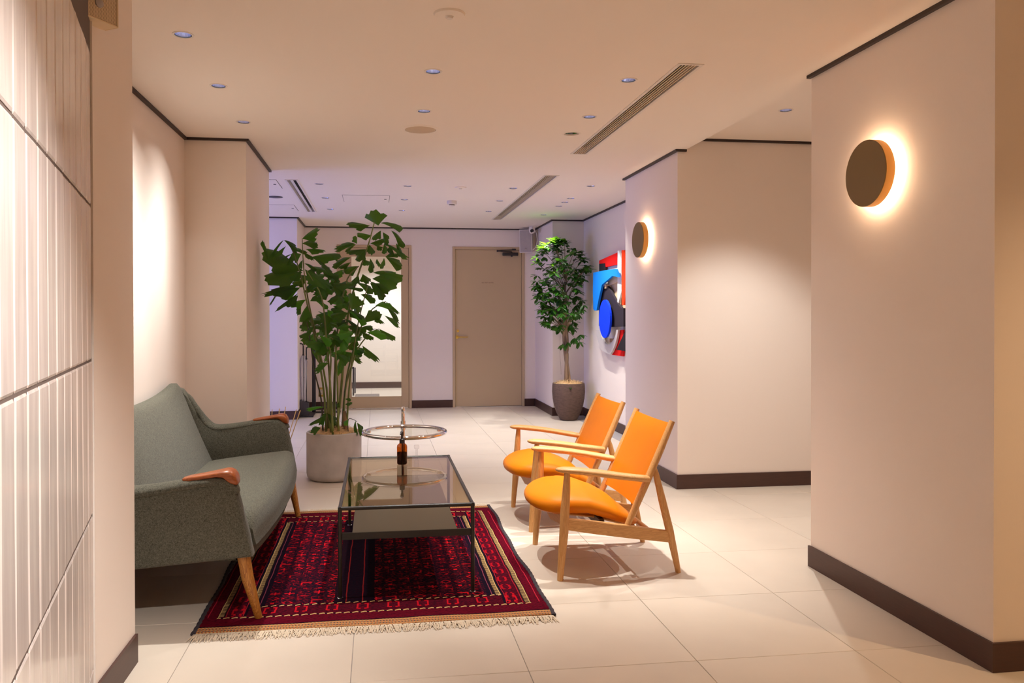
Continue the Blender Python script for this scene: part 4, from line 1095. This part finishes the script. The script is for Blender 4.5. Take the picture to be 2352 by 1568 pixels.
palm = thing('fishtail_palm', 'tall fishtail palm with jagged dark green leaves in the grey planter', 'plant', (PLX, PLY, PLH))
PO = Vector((PLX, PLY, PLH))
def fish_leaf(seed, wr):
    rr = random.Random(seed); g = G(); nc, nr = 8, 4; vs, fs = [], []
    asym = rr.choice((-1, 1)) * rr.uniform(.08, .30); droop = rr.uniform(.05, .28)
    jag = [rr.uniform(-.14, .06) + (.06 if k % 2 else -.05) for k in range(nc + 1)]
    for k in range(nr + 1):
        q = k / nr
        for i in range(nc + 1):
            t1 = -1 + 2 * i / nc
            end = 1 - .30 * abs(t1) ** 1.5 + (jag[i] if k == nr else jag[i] * q) + asym * t1
            x = q * end
            hw_ = .56 * wr * (q ** .95)
            y = t1 * hw_
            z = -.10 * wr * abs(t1) * q + .018 * math.cos(t1 * PI * 3.5) * q - droop * q * q
            vs.append((x, y, z))
    for k in range(nr):
        for i in range(nc):
            a = k * (nc + 1) + i; fs.append((a, a + 1, a + nc + 2, a + nc + 1))
    g.add(vs, fs); me = g.mesh('leaf', 179, flip=False, merge=True); return me
LEAFM = {}
for wi, wr in enumerate((.22, .36, .55, .85)):
    for s_ in range(4):
        for bi, mt_ in enumerate((M_LEAF, M_LEAF2)):
            me = fish_leaf(100 + wi * 10 + s_, wr); me.materials.append(mt_); LEAFM[(wi, s_, bi)] = me
def place_leaf(base, tip, w, bright=False, face=None, seed=None):
    rr = R; d_ = tip - base; l = d_.length
    if l < .005: return
    ratio = w / l; wi = 0 if ratio < .29 else 1 if ratio < .46 else 2 if ratio < .70 else 3
    X1 = d_.normalized()
    nrm = Vector((rr.uniform(-.55, .55), -1 + rr.uniform(-.2, .3), rr.uniform(.25, .95))) if face is None else face
    Y1 = nrm.cross(X1); 
    if Y1.length < .1: Y1 = Vector((0, 0, 1)).cross(X1)
    Y1.normalize(); Z1 = X1.cross(Y1)
    k = ratio / (.22, .36, .55, .85)[wi]
    mx = Matrix(((X1.x * l, Y1.x * l * k, Z1.x * l, base.x), (X1.y * l, Y1.y * l * k, Z1.y * l, base.y), (X1.z * l, Y1.z * l * k, Z1.z * l, base.z), (0, 0, 0, 1)))
    o = bpy.data.objects.new('leaf', LEAFM[(wi, rr.randrange(4), 1 if bright else 0)]); COL.objects.link(o); o.parent = palm
    o.matrix_local = mx
# surveyed leaves: base and tip on the sight lines of the photograph, width in the same units, depth from the pot axis
LV = """
869 518 858 487 42 0|874 512 922 509 30 0|850 518 804 514 20 0|855 541 824 539 16 0|875 529 860 547 15 0|879 533 890 555 14 0|898 529 933 555 20 0|850 559 882 550 13 0
882 560 937 577 20 0|866 563 875 574 11 0|882 560 887 581 13 0|897 563 899 580 12 0|909 558 925 580 14 0|849 562 852 583 20 0|817 560 775 565 17 0|820 560 812 543 12 0|818 561 794 572 11 0
840 572 805 580 14 0|839 574 820 598 18 0|836 596 847 606 19 0|850 593 858 620 14 0|866 594 866 611 12 0|882 592 882 614 12 0|886 590 920 606 22 0|885 590 909 582 14 0|806 591 766 605 17 0
824 611 793 622 20 0|806 602 778 612 12 0|823 632 818 648 15 0|833 629 843 649 20 0|856 626 917 622 28 1|855 640 905 640 34 1|850 650 889 668 30 1|697 622 607 583 44 2|615 600 611 560 12 2|695 625 612 640 40 2
694 548 722 530 26 2|694 559 724 556 19 2|702 572 739 572 12 2|652 551 621 580 10 2|652 551 683 567 16 2|657 565 626 588 10 2|669 584 644 592 10 2|669 586 664 604 11 2|692 583 671 592 22 2|669 572 700 575 12 2
697 578 715 595 10 2|695 597 687 610 10 2|699 605 727 612 14 2|715 590 764 587 22 3|724 595 762 620 13 3|722 615 760 622 14 3|700 618 748 655 24 3|692 622 676 638 17 2|764 587 781 590 16 3
695 650 607 668 20 2|687 663 627 668 27 2|685 673 639 708 8 2|690 660 641 672 26 2b|685 678 658 700 19 2|703 688 669 697 19 2b|705 702 694 731 21 2b|638 668 622 700 4 2|715 722 706 735 7 2|722 750 703 764 17 4
745 787 711 791 22 4|748 790 726 808 20 4|862 702 895 695 17 5b|886 692 916 716 9 5|889 706 914 738 10 5|861 726 876 738 12 5|883 724 914 749 10 5|871 755 898 777 14 5|854 757 862 751 8 5|832 793 864 825 15 5
830 760 850 775 12 5|850 646 889 671 28 1|828 676 860 682 20 1|802 716 844 730 26 4b|808 712 812 680 40 4|800 718 765 724 24 4|838 741 861 717 26 5|830 752 850 748 14 5|813 765 783 762 26 4b|794 760 793 795 20 4b
813 766 830 766 16 5|819 775 806 800 18 5|788 805 778 855 19 4b|795 820 825 810 14 5|813 808 834 805 16 5|802 812 793 830 14 4|755 833 729 847 15 4|744 935 711 933 12 6b|750 948 731 968 20 6b|745 955 714 972 8 6
751 948 768 975 15 6|737 982 716 988 19 6|792 916 803 916 7 7|792 928 808 925 7 7|779 920 772 932 12 7|800 964 791 974 13 7b|817 966 813 995 10 7|820 970 834 998 13 7
"""
DEP = {0: -.02, 1: -.16, 2: -.20, 3: -.32, 4: -.22, 5: .03, 6: -.17, 7: -.08}
UY = lambda px, py, y: atY(px, py, y)
for row in LV.strip().replace('\n', '|').split('|'):
    a = row.split(); br_ = a[5].endswith('b'); kf = int(a[5].rstrip('b')); y_ = PLY + DEP[kf] + R.uniform(-.05, .05)
    bx, by, tx, ty, w = map(float, a[:5])
    tx, ty = bx + (tx - bx) * 1.12, by + (ty - by) * 1.12
    place_leaf(UY(bx, by, y_) - PO, UY(tx, ty, y_ - R.uniform(-.02, .09)) - PO, w * 1.15 * y_ / FPX, br_)
# inner leaves filling the dense heart of the plant
for _ in range(125):
    px, py = R.gauss(762, 38), R.uniform(615, 815)
    if px < 690 or px > 850: continue
    y_ = PLY + R.uniform(-.22, .22); a = R.uniform(-.5, PI + .5); l = R.uniform(24, 46)
    place_leaf(UY(px, py, y_) - PO, UY(px + l * math.cos(a), py + l * math.sin(a) * .7, y_ - R.uniform(-.05, .1)) - PO, R.uniform(13, 27) * y_ / FPX, R.random() < .2)
ST = [([(772, 985), (783, 900), (797, 740), (815, 655), (833, 600), (848, 555), (860, 510)], (.0, -.02), .011, .004),
      ([(750, 985), (744, 900), (728, 800), (706, 700), (690, 630), (672, 575), (655, 552)], (-.1, -.22), .009, .003),
      ([(756, 985), (750, 890), (728, 780), (708, 690), (698, 620), (694, 548)], (-.05, -.2), .009, .003),
      ([(765, 985), (758, 880), (748, 760), (738, 680), (705, 622)], (-.15, -.32), .010, .003),
      ([(790, 980), (792, 900), (808, 840), (822, 800), (850, 765), (871, 755)], (.0, .03), .009, .003),
      ([(785, 975), (796, 870), (822, 770), (850, 715), (886, 692)], (.03, .03), .009, .003),
      ([(768, 985), (768, 900), (772, 800), (780, 720), (798, 640), (824, 611)], (.05, 0.), .011, .004),
      ([(760, 985), (757, 900), (760, 820), (752, 790), (725, 770)], (-.12, -.22), .008, .003),
      ([(742, 985), (738, 920), (722, 850), (712, 780), (700, 710)], (-.08, -.2), .007, .003),
      ([(778, 985), (774, 860), (766, 780), (742, 786)], (-.1, -.22), .008, .003),
      ([(795, 975), (804, 870), (822, 745), (845, 655)], (-.02, -.16), .008, .003),
      ([(800, 985), (800, 964), (811, 963), (820, 968)], (-.08, -.1), .003, .002)]
for pts, (da, db), r0, r1 in ST:
    n_ = len(pts); P3 = [UY(px, py, PLY + da + (db - da) * i / (n_ - 1)) - PO for i, (px, py) in enumerate(pts)]
    P3[0].z = -.03
    sp_ = spline(P3, 16); rad = [r0 + (r1 - r0) * i / 15 for i in range(16)]
    part('stem', G().tube(sp_, rad, 8), M_STEM if r0 > .007 else M_RACH, palm, 179)
for px, w_, hgt in ((752, .022, .19), (764, .020, .16), (792, .024, .17)):
    b0 = UY(px, 985, PLY - .03) - PO; b0.z = -.02
    part('trunk', G().tube([b0, b0 + Vector((.002, 0, hgt * .5)), b0 + Vector((-.002, 0, hgt))], [w_, w_ * .85, w_ * .5], 10), M_BARK, palm, 179)

# ficus in the corner
FXX, FYY = 2.195, 8.925
fp = thing('planter', 'tall brown egg-shaped planter in the right rear corner holding the ficus', 'planter', (FXX, FYY, 0))
prof = [(.001, .003), (.092, .003), (.100, .008), (.138, .08), (.166, .16), (.184, .25), (.1905, .33), (.188, .405), (.184, .427), (.178, .430), (.172, .427), (.172, .385), (.001, .385)]
part('pot', G().lathe(prof, 64), M_POT, fp, 40)
o = part('wood_wool', lumpy(G(), .168, .415, 380, .035, 9), M_STRAW, fp, label='pale wood wool covering the soil'); o['kind'] = 'stuff'
fic = thing('ficus_tree', 'leafy ficus tree with braided trunk in the brown corner planter', 'plant', (FXX, FYY, .43))
FO = Vector((FXX, FYY, .43))
def pt(px, py, dy=0.):
    p = UY(px, py, FYY + dy)
    p.x = min(p.x, 2.43); p.y = min(p.y, 9.24); return p - FO
for q, ph in ((0, 0), (1, PI)):
    path = []
    for i in range(22):
        f = i / 21; py = 885 - 215 * f; a = ph + f * 5.5; c = pt(interp(py, [670, 760, 885], [1297, 1298, 1304]), py)
        rr_ = .019 * (1 - .3 * f); path.append(c + Vector((rr_ * math.cos(a), rr_ * math.sin(a), 0)))
    path[0].z = -.03
    part('trunk', G().tube(path, [.025 - .009 * i / 21 for i in range(22)], 10), M_BARK, fic, 179)
CR = [(552, 1262, 1285), (575, 1228, 1335), (600, 1220, 1350), (625, 1219, 1360), (650, 1224, 1346), (680, 1230, 1335), (705, 1236, 1345), (735, 1236, 1342), (755, 1268, 1318), (770, 1285, 1320)]
ys_, xl_, xr_ = [c[0] for c in CR], [c[1] for c in CR], [c[2] for c in CR]
clus = []
while len(clus) < 190:
    py = R.uniform(552, 752); a, b_ = interp(py, ys_, xl_), interp(py, ys_, xr_)
    u = R.uniform(-1, 1); hwid = (b_ - a) / 2; px = (a + b_) / 2 + u * (hwid - 5)
    dmax = hwid * FYY / FPX * math.sqrt(max(.05, 1 - u * u)); dy = R.uniform(-dmax, dmax * .8)
    clus.append((px, py, dy))
clus += [(1293, 790, -.05), (1305, 785, -.04), (1320, 775, -.03), (1332, 768, 0), (1330, 785, -.02), (1298, 782, .03), (1308, 885, -.12), (1286, 756, 0.), (1345, 612, -.2), (1352, 620, -.22), (1340, 700, -.1)]
def ficus_leaf():
    g = G(); vs = []; fs = []
    for k, (x, hw_) in enumerate(((0, .02), (.25, .18), (.55, .24), (.82, .15), (1, .0))):
        for t1 in (-1, 0, 1): vs.append((x, t1 * hw_, -.05 * x * x * 2 + (.05 * hw_ * 4 if t1 else 0)))
    for k in range(4):
        for i in range(2):
            a = k * 3 + i; fs.append((a, a + 1, a + 4, a + 3))
    return vs, fs
FV, FF = ficus_leaf()
fme = G().add(FV, FF).mesh('leaf', 179, flip=False); fme.materials.append(M_FICUS)
allv = []
for px, py, dy in clus:
    c = pt(px, py, dy); out = (c - pt(1290, 650)); out.z *= .3
    if out.length > .01: out.normalize()
    for k in range(R.randrange(6, 9)):
        a = 2 * PI * k / 7 + R.uniform(-.4, .4)
        d_ = (Vector((math.cos(a), math.sin(a), R.uniform(-.85, .35))) + out * .6).normalized()
        l = R.uniform(.065, .10)
        Y1 = Vector((0, 0, 1)).cross(d_); Y1 = Y1.normalized() if Y1.length > .1 else Vector((1, 0, 0)); Z1 = d_.cross(Y1)
        b_ = c + d_ * .008
        if (b_ + d_ * l + FO).x > 2.465 or (b_ + d_ * l + FO).y > 9.29: continue
        mx = Matrix(((d_.x * l, Y1.x * l, Z1.x * l, b_.x), (d_.y * l, Y1.y * l, Z1.y * l, b_.y), (d_.z * l, Y1.z * l, Z1.z * l, b_.z), (0, 0, 0, 1)))
        allv.append(mx)
allv.sort(key=lambda q: q[1][3])
for mx in allv[:298]:
    o = bpy.data.objects.new('leaf', fme); COL.objects.link(o); o.parent = fic; o.matrix_local = mx
g = G()
for mx in allv[298:]: g.add(FV, FF, mx)
o = obj('foliage', g.mesh('foliage', 179, flip=False), M_FICUS, fic, kind='stuff')
for i, (px, py, dy) in enumerate(clus):
    if i % 4: continue
    f0 = pt(1298, min(760, max(640, py + 60)), 0)
    part('branch', G().tube([f0, f0.lerp(pt(px, py, dy), .5) + Vector((0, 0, .02)), pt(px, py, dy)], [.006, .004, .002], 6), M_BARK, fic, 179)
part('aerial_root', G().tube([pt(1287, 770), pt(1286, 810), pt(1289, 860)], .0012, 5), M_BARK, fic)

# ------------------------------------------------------------------ umbrella stand by the back left wall
us = thing('umbrella_stand', 'black umbrella stand with a tall post behind the palm', 'stand', (-.76, 9.88, 0))
lo = us.location
a_, b_ = atZ(686, 966, 0), atZ(711, 964, 0)
part('base_plate', G().rbox(-.16, .0, -.28, -.02, .001, .016, .002, 1).rbox(-.02, .30, .12, .24, .001, .012, .002, 1).rbox(-.16, -.0, -.02, .2, .001, .012, .002, 1), M_BLACK, us)
bx = UY(700, 940, 9.72) - lo
g = G(); w_, d_ = .048, .06; z0, z1, z2 = .016, .20, .165
g.add([(bx.x - w_, -.22, z0), (bx.x + w_, -.22, z0), (bx.x + w_, -.10, z0), (bx.x - w_, -.10, z0), (bx.x - w_, -.22, z1), (bx.x + w_, -.22, z2), (bx.x + w_, -.10, z2), (bx.x - w_, -.10, z1)],
      [(0, 3, 2, 1), (0, 1, 5, 4), (1, 2, 6, 5), (2, 3, 7, 6), (3, 0, 4, 7)])
g.add([(bx.x - w_ + .004, -.216, z1 - .02), (bx.x + w_ - .004, -.216, z2 - .02), (bx.x + w_ - .004, -.104, z2 - .02), (bx.x - w_ + .004, -.104, z1 - .02)], [(0, 1, 2, 3)])
part('holder_box', g, M_ROOMDK, us)
px_ = UY(721, 860, 10.05) - lo
part('post', G().rbox(px_.x - .022, px_.x + .022, px_.y - .02, px_.y + .02, .012, (UY(721, 766, 10.05) - lo).z, .002, 1), M_BLACK, us)
zt_ = (UY(740, 806, 10.05) - lo).z
part('cross_bar', G().rbox(px_.x - .0, px_.x + .20, px_.y - .012, px_.y + .012, zt_ - .01, zt_ + .012, .002, 1), M_BLACK, us)
part('lower_bar', G().rbox(px_.x, px_.x + .24, px_.y - .01, px_.y + .01, .07, .08, .001, 1), M_BLACK, us)

def umbrella(hx, hy, x2, label, film, lean):
    """clear folded umbrella standing in the holder box; hook handle on top"""
    y_ = 9.72
    top = UY(hx, hy, y_); foot = Vector((UY(697 if film else 704, 945, y_).x, y_ + (0 if film else .03), .035))
    t_ = thing('umbrella', label, 'umbrella', foot, 0, 'umbrellas in the stand')
    tp = top - foot
    part('shaft', G().tube([(0, 0, 0), tp], .005, 8), M_BLACK, t_)
    r_ = .032 * lean; hook = [tp + Vector((0, 0, -.13)), tp + Vector((0, 0, -.03))] + [tp + Vector((-r_ * x2 * (1 - math.cos(a)), 0, -.03 + abs(r_) * math.sin(a))) for a in [PI * k / 8 for k in range(1, 9)]] + [tp + Vector((-2 * r_ * x2, 0, -.055))]
    part('handle', G().tube(hook, .0078, 10), M_BLACK, t_, 179)
    part('collar', G().tube([tp + Vector((0, 0, -.15)), tp + Vector((0, 0, -.13))], .012, 10), M_BLACK, t_)
    if film:
        q = lambda f: tp * f
        path = [q(.04), q(.3), q(.6), q(.74), q(.80), q(.83)]; rings = []
        for p_, r0 in zip(path, (.012, .026, .036, .040, .026, .020)):
            rings.append([p_ + Vector((r0 * (1 + .22 * math.cos(6 * a)) * math.cos(a), r0 * (1 + .22 * math.cos(6 * a)) * math.sin(a), 0)) for a in [2 * PI * k / 36 for k in range(36)]])
        part('canopy', G().loft(rings, False), M_PLASTIC, t_, 60)
        part('strap_button', G().lathe([(.004, 0), (.004, .004), (.001, .005)], 10, mx=Matrix.Translation(q(.52) + Vector((.012, -.034, 0))) @ RX), M_BLACK, t_)
umbrella(696.5, 789, 1, 'clear folded umbrella with black hook handle in the stand, left hook', True, 1.)
umbrella(703.5, 797, -1, 'second umbrella in the stand, its black hook turned towards the post', False, 1.25)

# ------------------------------------------------------------------ things in the room behind the glazed door
vs_ = thing('floor_stand', 'dark metal panel stand seen through the glazed door', 'stand', (-.345, 11.9, 0))
lo = vs_.location
def vx(px, y): return UY(px, 850, y).x - lo.x
part('panel', G().rbox(vx(795, 11.9), vx(803, 11.9), -.03, .03, .004, .86, .003, 1), M_ROOMDK, vs_)
part('panel_edge', G().rbox(vx(803, 11.9), vx(806.5, 11.9), -.028, .028, .004, .80, .002, 1), M_GRILLE, vs_)
part('upright', G().rbox(vx(809.5, 12.1), vx(813.5, 12.1), .18, .22, .004, .435, .002, 1), M_ROOMDK, vs_)
part('upright', G().rbox(vx(814.0, 12.5), vx(817, 12.5), .58, .62, .004, .40, .002, 1), M_ROOMDK, vs_)
part('top_bar', G().rbox(vx(806, 12.1), vx(813.5, 12.1), .18, .22, .41, .435, .002, 1), M_ROOMDK, vs_)
mtt = obj('door_mat', G().rbox(-.33, .03, 11.78, 12.22, .001, .012, .003, 1), paint('mat_grey', (.22, .18, .16), .95, vary=.1, vscale=60)); tag(mtt, 'grey brown door mat on the floor behind the glazed door', 'mat')

# ------------------------------------------------------------------ loudspeakers and camera
def loudspeaker(loc, rz, w, h, d, label, mesh_mat, body_mat, tilt=0., logo=True):
    t_ = thing('loudspeaker', label, 'speaker', loc, rz)
    rm = Matrix.Rotation(tilt, 4, 'X')
    # tapered cabinet: the front (local -y) is wider than the back
    rings = []
    for y_, k in ((-d / 2, 1.), (-d / 2 + .01, 1.03), (d / 2, .72)):
        rings.append([rm @ Vector((x_ * w / 2 * k, y_, z_ * h / 2 * (1 if k > .9 else .94))) for x_, z_ in ((-1, -1), (1, -1), (1, 1), (-1, 1))])
    part('cabinet', G().loft(rings), body_mat, t_)
    gr = part('grille', G().rbox(-w / 2 + .008, w / 2 - .008, -d / 2 - .005, -d / 2 + .001, -h / 2 + .008, h / 2 - .008, .002, 1, rm), mesh_mat, t_)
    return t_, rm, gr
t_, rm, gr = loudspeaker((1.955, 10.215, 2.185), -.40, .165, .30, .17, 'white wall loudspeaker with grey mesh beside the corner camera', M_GRILLE, M_WHITE, .06)
part('badge', G().lathe([(.006, 0), (.006, .002), (.001, .002)], 12, mx=rm @ Matrix.Translation((0.0, -.10, -.10)) @ RX), M_CHROME, gr)
part('wall_bracket', G().rbox(-.012, .012, .08, .22, -.05, .05, .003, 1), M_WHITE, t_)
# near loudspeaker on the beige wall (only its lower half is in view)
qa = atX(213, 43, -.822); qb = atZ(270, 66, qa.z); d0 = (qb - qa); wl = d0.length; rz_ = math.atan2(d0.y, d0.x)
ls = thing('loudspeaker', 'beige loudspeaker with perforated front high on the near left wall', 'speaker', qa, rz_)
part('grille', G().rbox(-.06, wl - .006, -.004, .002, .004, .196, .002, 1), M_PERF, ls)
part('front_frame', G().rbox(wl - .006, wl, -.006, .05, .0, .20, .002, 1).rbox(-.06, wl - .006, -.006, .05, 0, .004, .001, 1).rbox(-.06, wl - .006, -.006, .05, .196, .2, .001, 1), M_CREAM, ls)
part('cabinet', G().box(-.0, wl - .006, .002, .06, .004, .196), M_CREAM, ls)
part('badge', G().lathe([(.014, 0), (.014, .004), (.011, .005), (.001, .005)], 20, mx=Matrix.Translation((.018, -.004, .052)) @ RX), M_GRILLE, ls, 40)

cc = thing('security_camera', 'white dome security camera on the ceiling in the rear right corner', 'camera', (1.985, 9.985, HC))
part('mount', G().lathe([(.048, 0), (.048, -.008), (.036, -.014), (.034, -.03)], 28), M_WHITE, cc, 40)
part('body', G().lathe([(.036, -.014), (.040, -.03), (.040, -.055), (.033, -.085), (.018, -.1), (.001, -.102)], 28, (-.008, 0, 0)), M_WHITE, cc, 60)
part('lens', G().lathe([(.024, 0), (.022, .006), (.001, .008)], 22, mx=Matrix.Translation((-.015, -.034, -.066)) @ Matrix.Rotation(PI / 2 + .45, 4, 'X')), M_BLACK, cc, 50)
part('cable', G().tube(spline([(.025, .02, -.05), (.060, .04, -.10), (.070, .06, -.20), (.055, .10, -.27), (.02, .13, -.30)], 14), .004, 6), M_WHITE, cc)
